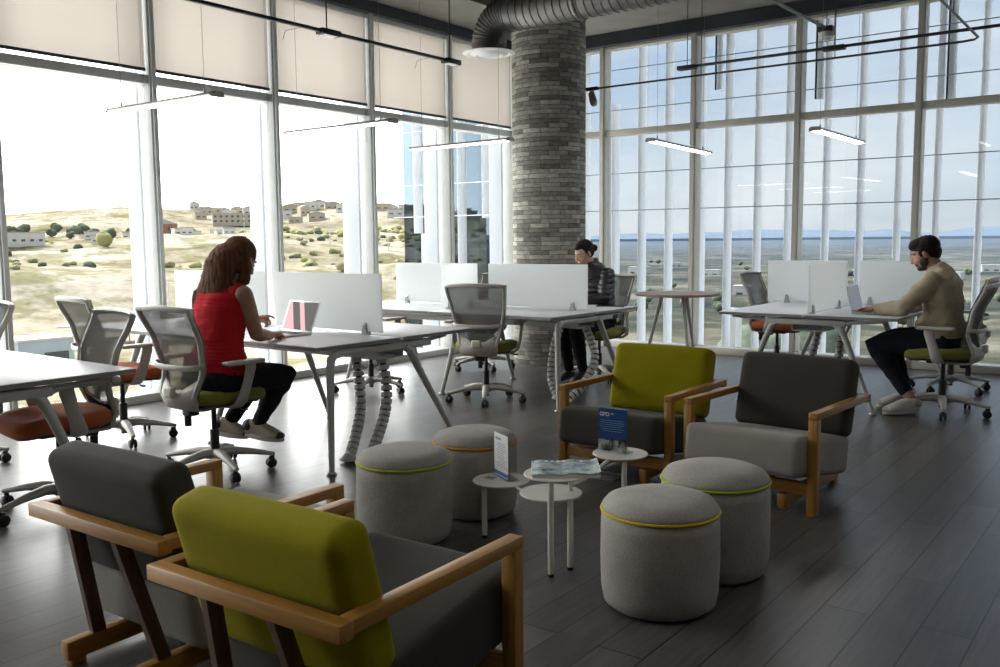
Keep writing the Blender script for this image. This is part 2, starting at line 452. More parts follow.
# roller blinds, one per left bay, drawn down over the upper panes
for k in range(5, len(YM)):
    y0 = YM[k]; y1 = (YM[k+1] if k+1 < len(YM) else YR-.05)
    w = y1-y0-.09; yc = (y0+y1)/2
    names = ['beige roller blind just left of the picture edge, beside the near desk',
             'first beige roller blind from the left, a lamp wire crossing its right part',
             'second beige roller blind from the left, crossed at its top by the black track',
             'third beige roller blind from the left, behind the first black feed box',
             'fourth beige roller blind from the left, left of the round ceiling diffuser',
             'narrow beige roller blind beside the stone column, behind the ceiling diffuser',
             'narrow beige roller blind in the corner bay, hidden by the column']
    t = thing('roller_blind', names[k-5], 'blind', (XL-.035, yc, 3.66), 0, 'roller blinds on the left window wall')
    g = MB(); g.grid([[(0, -w/2+w*i/8, -.01-.90*j/6) for i in range(9)] for j in range(7)]); g.build('fabric', 'blind', t)
    g = MB(); g.tube([(0, -w/2, -.905), (0, w/2, -.905)], (.010, .014), 10); g.build('bottom_rail', 'dark_beam', t)
    g = MB(); g.tube([(-.01, -w/2, 0), (-.01, w/2, 0)], .028, 16); g.build('roller', 'alu', t)
    g = MB(); g.tube([(.02, w/2-.03, -.02), (.022, w/2-.03, -1.3), (.022, w/2-.045, -1.3), (.02, w/2-.045, -.02)], .0015, 6); g.build('pull_cord', 'wire', t)

# ------------------------------------------------------------------ outside the glass
fx = [-9.2, -8.75, -8.35, -7.9, -7.5, -7.1, -6.7, -6.25, -5.816, -5.435, -5.069, -4.64, -4.304, -3.945, -3.59, -3.173, -2.807, -2.428, -2.057, -1.659, -1.26, -.86, -.46, -.06, .34, .74, 1.14, 1.54, 1.94, 2.34, 2.74]
fpos = {0: 'left of all, on the free glass wing', }
for i, x in enumerate(fx):
    z0, z1 = -4.0, 9.0
    if i in (0,): z0 = 1.45
    if i in (3,): z0 = 1.65
    if i in (5,): z0 = 2.1
    if abs(x+5.816) < .01: z1 = 3.02
    m = MB()
    ring = [(x+.033*math.cos(a), 10.12+.095*math.sin(a)) for a in [2*PI*q/20 for q in range(20)]]
    m.loft([[(p[0], p[1], z0) for p in ring], [(p[0], p[1], z1) for p in ring]])
    o = m.build('sun_fin', 'fin')
    if x < -6.9: lab = ['white vertical fin on the far left edge of the blue glass wing', 'second white vertical fin on the blue glass wing', 'third white vertical fin on the blue glass wing', 'fourth white vertical fin on the blue glass wing', 'fifth white vertical fin on the blue glass wing', 'white vertical fin on the blue glass wing nearest the corner'][i]; grp = 'fins on the blue glass wing'
    elif i >= 20: lab = 'white vertical fin outside the right window wall, beyond the seated man'; grp = 'fins outside the right window wall'
    else: lab = 'white vertical fin standing outside the right window wall'; grp = 'fins outside the right window wall between column and man'
    if i < 6 or i >= 6: tag(o, lab, 'fin', grp)
# shallow hanging fins near the mullions, thin joint lines of the outer screen
for x, z0, lab in ((-4.42, 3.05, 'short white hanging fin with a dark edge above the round table'), (-3.26, 2.83, 'short white hanging fin with a dark edge above the man\'s desk'), (-1.95, 2.62, 'short white hanging fin with a dark edge beside the mullion above the seated man')):
    m = MB(); m.loft([[(x+.036*math.cos(2*PI*q/20), 10.10+.05*math.sin(2*PI*q/20), zz) for q in range(20)] for zz in (z0, 5.5)]); o = m.build('hanging_fin', 'fin'); tag(o, lab, 'fin')
    m = MB(); m.box((x-.043, 10.09, (z0+5.5)/2), (.010, .05, 5.5-z0-.01)); m.build('edge_strip', 'dark_beam', o)
m = MB()
for z in (1.69, 2.15, 2.93, 3.42): m.tube([(-9.6, 10.01, z), (3, 10.01, z)], .006, 6)
m = struct(m.build('trim_5', 'clamp'), 'thin horizontal joint rods of the outer fin screen')
m = MB(); m.box((-8.3, 10.26, .6), (2.62, .03, 11)); struct(m.build('wall_glass_wing', 'glassF', smooth=False), 'blue glass wing of the facade beyond the corner')
for y, x, z1, lab, sz in ((5.72, -7.35, 1.18, 'short white exterior fin behind the woman in red', .11), (6.96, -7.35, 1.82, 'tall white exterior fin left of the fourth mullion', .14), (8.22, -7.35, 1.42, 'white exterior fin standing in front of the blue glass wing', .12)):
    m = MB(); m.box((x, y, z1/2-3), (.06, sz, z1+6), bev=.004); o = m.build('exterior_fin', 'rib'); tag(o, lab, 'fin')
    m = MB(); m.box((x+.005, y+sz/2+.012, z1/2-3), (.08, .02, z1+6.001)); m.build('edge_strip', 'dark_beam', o)
# deep white outer ribs beside the left mullions
for i, y in enumerate(YM):
    m = MB(); m.box((XL-.30, y-.01, 1.0), (.20, .05, 9)); o = m.build('outer_rib', 'rib')
    tag(o, 'deep white rib outside a left wall mullion', 'rib', 'ribs outside the left mullions')

def terrain_mat():
    m, nt, out = _nt('dry_grass_and_pale_rock')
    L = nt.links.new
    b = nt.nodes.new('ShaderNodeBsdfPrincipled'); b.inputs['Roughness'].default_value = 1; b.inputs['Specular IOR Level'].default_value = 0
    tc = nt.nodes.new('ShaderNodeTexCoord')
    def nz(sc_, det, st=(1, 1, 1)):
        mp = nt.nodes.new('ShaderNodeMapping'); mp.inputs['Scale'].default_value = st
        L(tc.outputs['Object'], mp.inputs[0])
        n = N(nt, 'ShaderNodeTexNoise'); n.inputs['Scale'].default_value = sc_; n.inputs['Detail'].default_value = det; n.inputs['Roughness'].default_value = .62
        L(mp.outputs[0], n.inputs['Vector']); return n
    a = nz(.03, 10, (1, 1, 3)); c = nz(.07, 9); d = nz(.5, 5)
    r1 = ramp(nt, [(.30, (.25, .225, .155)), (.42, (.39, .34, .25)), (.52, (.50, .44, .35)), (.64, (.62, .56, .48))])
    L(a.outputs['Fac'], r1.inputs[0])
    r2 = ramp(nt, [(.50, (1, 1, 1)), (.58, (.60, .62, .47))])
    L(c.outputs['Fac'], r2.inputs[0])
    mu = N(nt, 'ShaderNodeMixRGB', blend_type='MULTIPLY'); mu.inputs[0].default_value = 1
    L(r1.outputs[0], mu.inputs[1]); L(r2.outputs[0], mu.inputs[2])
    r3 = ramp(nt, [(.3, (.75, .75, .72)), (.7, (1.15, 1.14, 1.1))]); L(d.outputs['Fac'], r3.inputs[0])
    m2 = N(nt, 'ShaderNodeMixRGB', blend_type='MULTIPLY'); m2.inputs[0].default_value = 1
    L(mu.outputs[0], m2.inputs[1]); L(r3.outputs[0], m2.inputs[2]); L(m2.outputs[0], b.inputs['Base Color']); L(b.outputs[0], out.inputs[0])
    return m
def plain_mat():
    m, nt, out = _nt('green_and_tan_plain')
    L = nt.links.new
    b = nt.nodes.new('ShaderNodeBsdfPrincipled'); b.inputs['Roughness'].default_value = 1; b.inputs['Specular IOR Level'].default_value = 0
    tc = nt.nodes.new('ShaderNodeTexCoord')
    n = N(nt, 'ShaderNodeTexNoise'); n.inputs['Scale'].default_value = .022; n.inputs['Detail'].default_value = 10; n.inputs['Roughness'].default_value = .6
    L(tc.outputs['Object'], n.inputs['Vector'])
    r = ramp(nt, [(.36, (.035, .045, .038)), (.46, (.07, .075, .055)), (.53, (.12, .11, .08)), (.62, (.22, .20, .155))])
    L(n.outputs['Fac'], r.inputs[0])
    # haze towards the horizon painted into the colour: a pale blue that grows with real distance
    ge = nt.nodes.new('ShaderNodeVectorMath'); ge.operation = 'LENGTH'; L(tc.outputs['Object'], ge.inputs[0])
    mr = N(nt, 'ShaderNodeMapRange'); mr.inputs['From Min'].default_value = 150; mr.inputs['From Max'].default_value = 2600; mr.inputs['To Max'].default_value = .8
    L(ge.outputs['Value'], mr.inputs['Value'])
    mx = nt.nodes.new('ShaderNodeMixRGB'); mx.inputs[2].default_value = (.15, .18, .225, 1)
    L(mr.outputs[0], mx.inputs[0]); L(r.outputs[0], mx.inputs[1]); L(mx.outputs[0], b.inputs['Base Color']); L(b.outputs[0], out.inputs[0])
    return m
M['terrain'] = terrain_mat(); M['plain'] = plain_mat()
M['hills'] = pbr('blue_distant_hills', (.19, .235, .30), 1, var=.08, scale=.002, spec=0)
G0 = -14.0
def sm(a, b, x):
    t = max(0, min(1, (x-a)/(b-a))); return t*t*(3-2*t)
def hill_z(x, y):
    d = math.hypot(x, y)
    n1 = noise.noise(V((x*.012, y*.012, 0))); n2 = noise.noise(V((x*.05, y*.05, 3.1))); n3 = noise.noise(V((x*.2, y*.2, 7)))
    z = G0
    z += 9.5*sm(185, 235, d+18*n1)*1.0
    z += 6.5*sm(235, 380, d+20*n1)
    z += 16*sm(360, 640, d)
    az = math.degrees(math.atan2(-x, y))
    z += 2.4*sm(150, 300, d)*n1*2 + 1.5*n2*sm(120, 240, d) + .5*n3*sm(120, 260, d)
    z += 5*math.exp(-((az-58)/7)**2)*sm(420, 640, d)+5*math.exp(-((az-44)/8)**2)*sm(380, 640, d)
    return z
b = MB()
rows = []
for i in range(150):
    d = 26+ (700-26)*(i/149)**1.35
    rows.append([(-d*math.sin(R(a)), d*math.cos(R(a)), hill_z(-d*math.sin(R(a)), d*math.cos(R(a)))) for a in [38+62*j/190 for j in range(191)]])
b.grid(rows); struct(b.build('hillside_terrain', 'terrain', ang=80), 'dry scrub hillside with a pale cut bank')
b = MB(); rows = []
for i in range(90):
    d = 26+(5200-26)*(i/89)**2.2
    rows.append([(-d*math.sin(R(a)), d*math.cos(R(a)), G0-.4-6*sm(60, 300, d)+1.5*noise.noise(V((d*.01, a*.15, 0)))*sm(60, 200, d)+ (14*sm(900, 4000, d))) for a in [-60+101*j/120 for j in range(121)]])
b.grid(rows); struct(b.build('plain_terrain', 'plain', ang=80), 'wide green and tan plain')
b = MB(); rows = []
for j in range(141):
    a = -60+104*j/140
    h = 20+70*abs(noise.noise(V((a*.07, 1.3, 0))))+25*noise.noise(V((a*.4, 4, 0)))
    p = (-5300*math.sin(R(a)), 5300*math.cos(R(a)))
    q = (-6500*math.sin(R(a)), 6500*math.cos(R(a)))
    rows.append([(p[0], p[1], -30), (p[0], p[1], 8), (q[0], q[1], h+15), (q[0], q[1], -30)])
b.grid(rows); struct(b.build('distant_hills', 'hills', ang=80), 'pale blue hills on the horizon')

# houses of the hill town, shrubs and trees
M['render1'] = pbr('white_render', (.74, .72, .68), .9, var=.06, scale=.6, spec=.1)
M['render2'] = pbr('terracotta_render', (.42, .20, .15), .9, var=.1, scale=.6, spec=.1)
M['render3'] = pbr('sand_render', (.55, .48, .38), .9, var=.08, scale=.6, spec=.1)
M['darkpane'] = pbr('dark_window', (.10, .11, .12), .3, var=.1, scale=2)
M['roofgrey'] = pbr('grey_roof', (.48, .47, .45), .8, var=.08, scale=1)
M['leafdry'] = pbr('dusty_olive_leaves', (.33, .31, .19), .9, var=.35, scale=1.2, spec=.1)
M['leafdark'] = pbr('dark_green_leaves', (.14, .16, .11), .9, var=.35, scale=1.2, spec=.1)
M['leaflime'] = pbr('yellow_green_leaves', (.37, .36, .16), .9, var=.3, scale=1.2, spec=.1)
M['bark'] = pbr('grey_bark', (.18, .14, .11), .9, var=.2, scale=6)
def polar(px, d):   # a point on the ground at a heading and distance from the building
    a = R(px); return (-d*math.sin(a), d*math.cos(a))
HT = []
def house(az, d, w, dep, h, mat, roof, label, turn=0.0, group=None, wins=3):
    x, y = polar(az, d); rad = .5*math.hypot(w, dep)+.6
    if any(math.hypot(x-p, y-q) < rad+r_ for p, q, r_ in HT): return None
    HT.append((x, y, rad)); z = hill_z(x, y)-1.0
    t = thing('house', label, 'house', (x, y, z), R(az+turn), group)
    m = MB(); m.box((0, 0, h/2+.5), (w, dep, h+1)); m.build('wall', mat, t, smooth=False)
    m = MB()
    if roof == 'flat':
        m.box((0, 0, h+1.15), (w+.5, dep+.5, .35))
    else:
        e = w/2+.4
        m.prism([(-e, 0), (e, 0), (0, h*.32)], -dep/2-.4, dep/2+.4, Matrix.Translation((0, 0, h+1.0)) @ Matrix.Rotation(PI/2, 4, 'X'))
    m.build('roof', 'roofgrey', t, smooth=False)
    for i in range(wins):
        for zz in ([h*.35] if h < 5 else [h*.28, h*.72]):
            m = MB(); m.box(((i-(wins-1)/2)*w/wins, -dep/2-.02, zz+1), (w/wins*.45, .12, h*.2)); m.build('window', 'darkpane', t, smooth=False)
    return t
house(65.2, 350, 16, 8, 3.8, 'render1', 'flat', 'long white block with dark windows and red end at far left of the hill town', 4, wins=6)
house(57.6, 400, 11, 10, 6.5, 'render2', 'gable', 'terracotta house with white gable roof on the hill town', 6, wins=2)
house(58.9, 402, 8, 9, 5.5, 'render1', 'flat', 'white house beside the terracotta gabled house', 0, wins=2)
house(53.6, 500, 20, 9, 5.5, 'render3', 'flat', 'sand coloured apartment block on the hilltop left of the first mullion', 3, wins=7)
rr = random.Random(3)
for i in range(22):
    house(53.8+.40*i, [352, 372, 390][i % 3], rr.uniform(3.6, 6), rr.uniform(4, 6), rr.uniform(1.6, 2.6), 'render1', 'flat', 'small white house in the row under the terracotta house', rr.uniform(-15, 15), 'low white houses of the hill town', 2)
for i in range(70):
    house(38.8+.245*i, [500, 560, 615, 530, 590][i % 5]+rr.uniform(-8, 8), rr.uniform(5, 9.5), rr.uniform(5, 8), rr.uniform(2.4, 4.6), rr.choice(['render1', 'render1', 'render3']), rr.choice(['flat', 'flat', 'gable']), 'pale little house on the far ridge', rr.uniform(-20, 20), 'pale houses on the far ridge', 2)
def blob(b, c, r, seed, n=3):
    bm = bmesh.new(); bmesh.ops.create_icosphere(bm, subdivisions=n, radius=1)
    for v in bm.verts:
        k = 1+.35*noise.noise(v.co*2.1+V((seed, 0, 0)))+.18*noise.noise(v.co*5+V((0, seed, 0)))
        v.co = V(c)+V((v.co.x*r[0], v.co.y*r[1], v.co.z*r[2]))*k
    me = bpy.data.meshes.new('t'); bm.to_mesh(me); bm.free(); b.bm.from_mesh(me); bpy.data.meshes.remove(me)
def plant(name, kind, mat, loc, h, label, cat, group, trunk=True, w=.6):
    t = thing(name, label, cat, loc, rr.uniform(0, 6), group)
    m = MB()
    for q in range(kind):
        m2 = (rr.uniform(-.3, .3)*w*h, rr.uniform(-.3, .3)*w*h, h*(.55 if trunk else .38)+rr.uniform(-.12, .18)*h)
        blob(m, m2, (w*h*.5, w*h*.5, h*.38), rr.uniform(0, 50), 2)
    m.build('crown', mat, t, ang=180)
    if trunk:
        m = MB(); m.tube([(0, 0, -.5), (.02*h, 0, h*.5)], [.05*h, .03*h], 7); m.build('trunk', 'bark', t)
    return t
protos = [plant('shrub', 3, k, (0, 0, -200), 1.0, '', 'shrub', '', False, 1.2) for k in ('leafdry', 'leaflime', 'leafdark')]
tproto = [plant('tree', 4, k, (0, 0, -200), 1.0, '', 'tree', '', True, .8) for k in ('leafdark', 'leaflime')]
TAKEN = []
def free(x, y, r):
    for o in C.objects:
        if o.parent is None and o.name.startswith(('house', 'carport', 'cabin')) and math.hypot(o.location.x-x, o.location.y-y) < r+11: return False
    return all(math.hypot(x-a, y-b_) > r+q for a, b_, q in TAKEN)
def place(p, az, d, h, label, group, zf=hill_z, first=[]):
    x, y = polar(az, d)
    if not free(x, y, h*.85): return
    TAKEN.append((x, y, h*.85))
    z = zf(x, y)-.15*h
    if p.name not in first:
        first.append(p.name); o = p; o.location = (x, y, z); o['label'] = label; o['group'] = group
    else: o = dup(p, (x, y, z), rr.uniform(0, 6), label, group)
    o.scale = (h, h, h)
for i in range(110):
    az = rr.uniform(38.5, 67); d = rr.uniform(205, 420)
    k = rr.choice([0, 0, 1, 2])
    place(protos[k], az, d, rr.uniform(1.0, 2.6), ['dusty olive shrub on the dry hillside', 'yellow green shrub on the dry hillside', 'dark green shrub on the dry hillside'][k], ['dusty shrubs on the hillside', 'yellow green shrubs on the hillside', 'dark shrubs on the hillside'][k])
for i in range(110):
    az = rr.uniform(38.5, 54); d = rr.uniform(350, 480)
    place(protos[1], az, d, rr.uniform(1.8, 3.6), 'yellow green shrub on the dry hillside', 'yellow green shrubs on the hillside')
for i in range(46):
    az = rr.choice([rr.uniform(60, 67), rr.uniform(53, 67), rr.uniform(39, 53)]); d = rr.uniform(380, 470) if az > 53 else rr.uniform(520, 640)
    place(tproto[0], az, d, rr.uniform(3, 6), 'dark tree among the houses of the ridge', 'dark trees on the ridge')
for az, d, h in ((60.6, 330, 6), (62, 332, 4.5), (58.8, 338, 4)):
    place(tproto[1], az, d, h, 'round yellow green tree in front of the white houses', 'round yellow green trees by the houses')
pz = lambda x, y: G0-.4-6*sm(60, 300, math.hypot(x, y))
for i in range(60):
    az = rr.uniform(2, 33); d = rr.choice([rr.uniform(220, 400), rr.uniform(300, 900)])
    place(tproto[0], az, d, rr.uniform(2.5, 5), 'dark tree out on the plain', 'dark trees on the plain', pz)
for i in range(14):
    az = 2+2.2*i; d = rr.uniform(300, 800); x, y = polar(az, d)
    o = house(az, d, rr.uniform(8, 22), 10, rr.uniform(3, 5), 'render1', 'flat', 'small white building on the distant plain', rr.uniform(-20, 20), 'white buildings on the plain', 2)
    if o: o.location.z = pz(x, y)-1.6
# big tree left of the man's desk screens
x, y = polar(20.3, 70); t = plant('tree', 6, 'leafdark', (x, y, G0-2), 11.5, 'large dark tree seen beyond the glass between left chair and screens of the man\'s desk', 'tree', None, True, .62)
# cabin, striped carports and road below
x, y = polar(64.6, 118)
t = thing('cabin', 'pale blue cabin building below the window left of the orange seated chair', 'cabin', (x, y, G0-.3), R(64.6+25))
M['cabin'] = pbr('pale_blue_panel', (.55, .63, .68), .6, var=.05, scale=1)
m = MB(); m.box((0, 0, 2.2), (6.4, 5, 5.0), bev=.05); m.build('body', 'cabin', t)
m = MB(); m.box((0, 0, 4.85), (6.8, 5.4, .25)); m.build('roof', 'white', t, smooth=False)
m = MB(); m.box((1.1, -2.52, 2.1), (2.8, .1, 2.4)); m.build('window', 'darkpane', t, smooth=False)
def striped():
    m, nt, out = _nt('red_white_striped_roof')
    b = nt.nodes.new('ShaderNodeBsdfPrincipled'); b.inputs['Roughness'].default_value = .7
    tc = nt.nodes.new('ShaderNodeTexCoord'); w = nt.nodes.new('ShaderNodeTexWave'); w.inputs['Scale'].default_value = .18; w.bands_direction = 'Y'
    r = ramp(nt, [(.45, (.72, .70, .68)), (.55, (.45, .26, .23))])
    nt.links.new(tc.outputs['Object'], w.inputs[0]); nt.links.new(w.outputs[0], r.inputs[0]); nt.links.new(r.outputs[0], b.inputs[0]); nt.links.new(b.outputs[0], out.inputs[0]); return m
M['stripe'] = striped()
for az, d, lab in ((57.0, 150, 'long striped carport roof below the window, nearer one'), (55.5, 172, 'long striped carport roof below the window, farther one')):
    x, y = polar(az, d); t = thing('carport', lab, 'carport', (x, y, G0-.2), R(az-18))
    m = MB(); m.box((0, 0, 3.0), (34, 7, .25)); m.build('roof', 'stripe', t, smooth=False)
    for q in range(5):
        m = MB(); m.tube([(-15+7.5*q, 0, -.5), (-15+7.5*q, 0, 3)], .12, 8); m.build('post', 'alu', t)
for az, d, h, lab in ((57.4, 160, 9, 'thin pale lamp post rising beside the striped carports'), (47.8, 300, 12, 'thin pale pole on the slope left of the woman in red'), (44.2, 320, 14, 'thin pale pole seen between the second and third mullions'), (52.9, 330, 12, 'thin pale pole on the slope by the first full mullion')):
    x, y = polar(az, d); t = thing('lamp_post', lab, 'lamp post', (x, y, hill_z(x, y)-.3), 0)
    m = MB(); m.tube([(0, 0, 0), (0, 0, h)], [.16, .09], 8); m.build('pole', 'white', t)
    m = MB(); m.tube([(0, 0, h-.05), (.9, 0, h+.15)], .08, 8); m.build('arm', 'white', t)
# white box out on the ledge beyond the round table
t = thing('utility_box', 'white box outside on the ledge, seen between the legs of the round table', 'box', (-4.42, 10.6, -.3), 0)
m = MB(); m.box((0, 0, .3), (.16, .2, .86), bev=.01); m.build('body', 'white', t)
m = MB(); m.box((0, 0, .75), (.19, .23, .04), bev=.006); m.build('lid', 'alu', t)
m = MB(); m.box((-3, 10.75, -.36), (13, 1.7, .12)); struct(m.build('roof_ledge', 'roofgrey', smooth=False), 'narrow outer ledge below the right window wall')
# ------------------------------------------------------------------ office chairs
def lerp_tab(tab, s):
    for (a, va), (b_, vb) in zip(tab, tab[1:]):
        if s <= b_:
            t = (s-a)/(b_-a); t = t*t*(3-2*t)*.5+t*.5
            return va+(vb-va)*t
    return tab[-1][1]
BY = [(0, -.262), (.28, -.222), (.6, -.252), (1, -.335)]
BW = [(0, .150), (.25, .176), (.6, .216), (1, .240)]
BZ0, BZ1 = .475, .965
def bpt(u, s, off=0.0):
    """A point on the back: u across -1..1, s up 0..1, off outward to the rear."""
    w = lerp_tab(BW, s)
    return V((u*w, lerp_tab(BY, s)+.040*u*u-off, BZ0+(BZ1-BZ0)*s))
def office_chair(name, label, seatmat, phase, loc, rotz, arms=True):
    t = thing(name, label, 'office chair', loc, rotz)
    for i in range(5):
        a = R(phase-math.degrees(rotz)+72*i); d = V((math.cos(a), math.sin(a), 0)); sd = V((-d.y, d.x, 0))
        m = MB()
        rings = []
        for q, (r, z, w, h) in enumerate(((.02, .112, .034, .030), (.09, .120, .031, .026), (.2, .106, .024, .019), (.30, .086, .018, .013), (.335, .080, .014, .011))):
            c = d*r+V((0, 0, z))
            rings.append([c+sd*w*math.cos(2*PI*k/10)+V((0, 0, 1))*h*math.sin(2*PI*k/10) for k in range(10)])
        m.loft(rings); m.build('base_leg', 'chairgrey', t)
        m = MB(); c = d*.325
        ca = a+R((37*i*7+phase) % 80-40); cd = V((math.cos(ca), math.sin(ca), 0)); cs = V((-cd.y, cd.x, 0))
        cc = c-cd*.012
        for sg in (-1, 1):
            for x0, x1, rr_ in ((.006, .023, .029),):
                rings = []
                for x, r_ in ((x0, rr_-.004), (x0+.003, rr_), (x1-.004, rr_), (x1, rr_-.006)):
                    rings.append([cc+V((0, 0, .029))+cs*sg*x+cd*r_*math.cos(2*PI*k/18)+V((0, 0, 1))*r_*math.sin(2*PI*k/18) for k in range(18)])
                m.loft(rings)
        rings = []
        for z, w in ((.034, .02), (.050, .022), (.062, .016), (.070, .010)):
            rings.append([cc+V((0, 0, z))+cs*.010*math.cos(2*PI*k/10)+cd*w*math.sin(2*PI*k/10) for k in range(10)])
        m.loft(rings); m.tube([c+V((0, 0, .05)), c+V((0, 0, .082))], .007, 8)
        m.build('caster', 'black', t)
    m = MB(); m.lathe([(.034, .078), (.040, .10), (.040, .125), (.030, .138)], 20); m.lathe([(.022, .06), (.022, .079)], 14); m.build('hub', 'chairgrey', t)
    m = MB(); m.lathe([(.026, .13), (.026, .25), (.0255, .252), (.015, .255), (.015, .395)], 18); m.lathe([(.020, .045), (.020, .08)], 14); m.build('gas_column', 'black', t)
    m = MB(); m.box((0, -.02, .402), (.13, .26, .044), bev=.012); m.box((0, -.15, .385), (.075, .07, .06), bev=.01)
    m.tube([(.06, .02, .40), (.17, .03, .398), (.235, .03, .392)], .005, 8); m.box((.245, .03, .391), (.045, .022, .012), bev=.004)
    m.tube([(0, -.17, .36), (0, -.17, .30)], .020, 14)
    m.build('tilt_mechanism', 'black', t)
    # seat: waterfall front, rounded plan
    m = MB()
    def plan(sx, sy, z, k=0, dz=0.0):
        out = []
        for i in range(40):
            a = 2*PI*i/40; cx, sy_ = math.cos(a), math.sin(a)
            e = 2/3.6
            x = sx*abs(cx)**e*(1 if cx > 0 else -1); y = sy*abs(sy_)**e*(1 if sy_ > 0 else -1)
            x *= 1-.07*max(0, -y/sy)
            zz = z-.022*max(0, y/sy)**3-dz*0
            out.append(V((x, y+.015, zz)))
        return out
    m.loft([plan(.19, .19, .430), plan(.225, .222, .432), plan(.243, .238, .445), plan(.247, .242, .468), plan(.243, .238, .490), plan(.225, .222, .504), plan(.17, .17, .507), plan(.08, .08, .503)])
    m.build('seat', seatmat, t, ang=180)
    m = MB(); m.loft([plan(.15, .15, .414), plan(.20, .2, .418), plan(.215, .212, .431)]); m.build('seat_pan', 'chairdark', t, ang=180)
    # back: mesh, outer frame, lower shell, loop band, lumbar knob
    m = MB(); m.grid([[bpt(-1.06+2.12*i/18, .01+1.015*j/20, -.0165 if abs(i-9) < 8 and j < 19 else -.012) for i in range(19)] for j in range(21)]); m.build('back_mesh', 'mesh', t, ang=180)
    m = MB()
    pts = []
    for j in range(15): pts.append(bpt(-1, j/14, .004))
    L_ = [bpt(-1+2*i/12, 1.0, .004)+V((0, 0, .012*(1-(-1+2*i/12)**2))) for i in range(1, 12)]
    pts += L_
    for j in range(15): pts.append(bpt(1, 1-j/14, .004))
    # rails as lofted ribbons: section long axis lies in the back's thickness
    n_ = len(pts); rings = []
    for i, p in enumerate(pts):
        tg = (pts[min(i+1, n_-1)]-pts[max(i-1, 0)]).normalized()
        nor = V((0, -1, -.18)).normalized(); sd = tg.cross(nor).normalized(); nor = sd.cross(tg).normalized()
        top = 14 <= i <= 26
        w = .017 if top else .0135; h = .015
        ring = []
        for k in range(10):
            a = 2*PI*k/10; ring.append(p+sd*w*math.copysign(abs(math.cos(a))**.7, math.cos(a))+nor*h*math.copysign(abs(math.sin(a))**.7, math.sin(a)))
        rings.append(ring)
    m.loft(rings); m.build('back_frame', 'chairgrey', t, ang=60)
    m = MB()
    rows = []
    prof = [(-.238, .585, .172), (-.262, .53, .166), (-.276, .475, .162), (-.262, .425, .158), (-.215, .398, .148), (-.14, .388, .12), (-.05, .388, .08)]
    def shell(off):
        out = []
        for (y, z, w) in prof:
            row = []
            for i in range(13):
                u = -1+2*i/12
                zz = z-(.075*(1-u*u)**1.0 if z > .55 else (.03*(1-u*u) if z > .5 else 0))
                row.append(V((u*w, y+.045*u*u*(1 if z > .41 else .3)+off*(1 if z > .41 else .2), zz+(off if z < .43 else 0))))
            out.append(row)
        return out
    a_, b_ = shell(0), shell(.016)
    rings = [ra+list(reversed(rb)) for ra, rb in zip(a_, b_)]
    m.loft(rings); m.build('back_shell', 'chairgrey', t, ang=60)
    m = MB(); m.cushion((0, -.277, .505), (.078, .034, .062), .012, n=6); m.build('lumbar_knob', 'ivory', t)
    m = MB()
    pts = []
    for i in range(21):
        a = PI*i/20; x = -.212*math.cos(a)
        y = lerp_tab(BY, .37)+.035-.078*math.sin(a)**.7
        pts.append((x, y, .655-.012*math.sin(a)))
    m.tube(pts, (.007, .017), 10, up=(0, 0, 1)); m.build('loop_band', 'chairgrey', t)
    if arms:
        for sg in (-1, 1):
            m = MB(); m.cushion((sg*.292, .005, .665), (.068, .25, .024), .011, n=8); m.build('arm_pad', 'chairgrey', t)
            m = MB()
            pr = [(.292, .050, .655, .018, .034), (.293, .048, .625, .012, .036), (.290, .030, .56, .011, .034), (.284, .008, .49, .012, .036), (.270, -.006, .44, .013, .042), (.235, -.012, .414, .012, .046), (.17, -.012, .406, .010, .04), (.06, -.012, .404, .009, .03)]
            rings = []
            for q, (x, y, z, w, l) in enumerate(pr):
                nx = pr[min(q+1, len(pr)-1)]; pv = pr[max(q-1, 0)]
                tg = V((nx[0]-pv[0], 0, nx[2]-pv[2])).normalized(); sd = V((tg.z, 0, -tg.x))
                rings.append([V((sg*x, y, z))+V((sg*sd.x, 0, sd.z))*w*math.cos(2*PI*k/12)+V((0, 1, 0))*l*math.sin(2*PI*k/12) for k in range(12)])
            m.loft(rings); m.build('arm_support', 'chairgrey', t)
    return t
def chair_at(label, seat, phase, x, y, deg, back='mesh'):
    return office_chair('office_chair', label, seat, phase, (x, y, 0), R(deg))
chair_at('mesh back office chair with olive seat, occupied by the woman in the red top', 'lime', 56, -4.425, 3.085, 0)
chair_at('mesh back office chair with orange seat behind the near desk, facing the windows', 'orange', 51, -5.68, 3.25, -6)
chair_at('mesh back office chair with rust orange seat pushed under the near left desk', 'orange', 62, -4.42, 2.18, 172)
chair_at('office chair at the left picture edge, only its back corner in view', 'orange', 20, -5.68, 2.16, 178)
chair_at('empty olive seat office chair seen from behind at the middle desk', 'lime', 17, -4.565, 5.82, 22)
chair_at('office chair hidden behind the red top woman\'s desk screen, only its star base in view', 'orange', 9, -5.69, 5.60, 0)
chair_at('orange seat office chair on the window side of the middle desk', 'orange', -30, -5.78, 7.30, 176)
chair_at('mesh back office chair occupied by the woman in the black jacket', 'lime', 30, -4.40, 7.36, 190)
chair_at('office chair with olive seat occupied by the man in the beige sweater', 'lime', 67, -1.40, 7.35, 90)
chair_at('empty olive seat office chair just beyond the seated man', 'lime', 36, -1.56, 8.50, 90)
chair_at('grey mesh office chair with orange seat by the right windows, left of the frosted screens', 'orange', 10, -3.22, 8.85, -90)

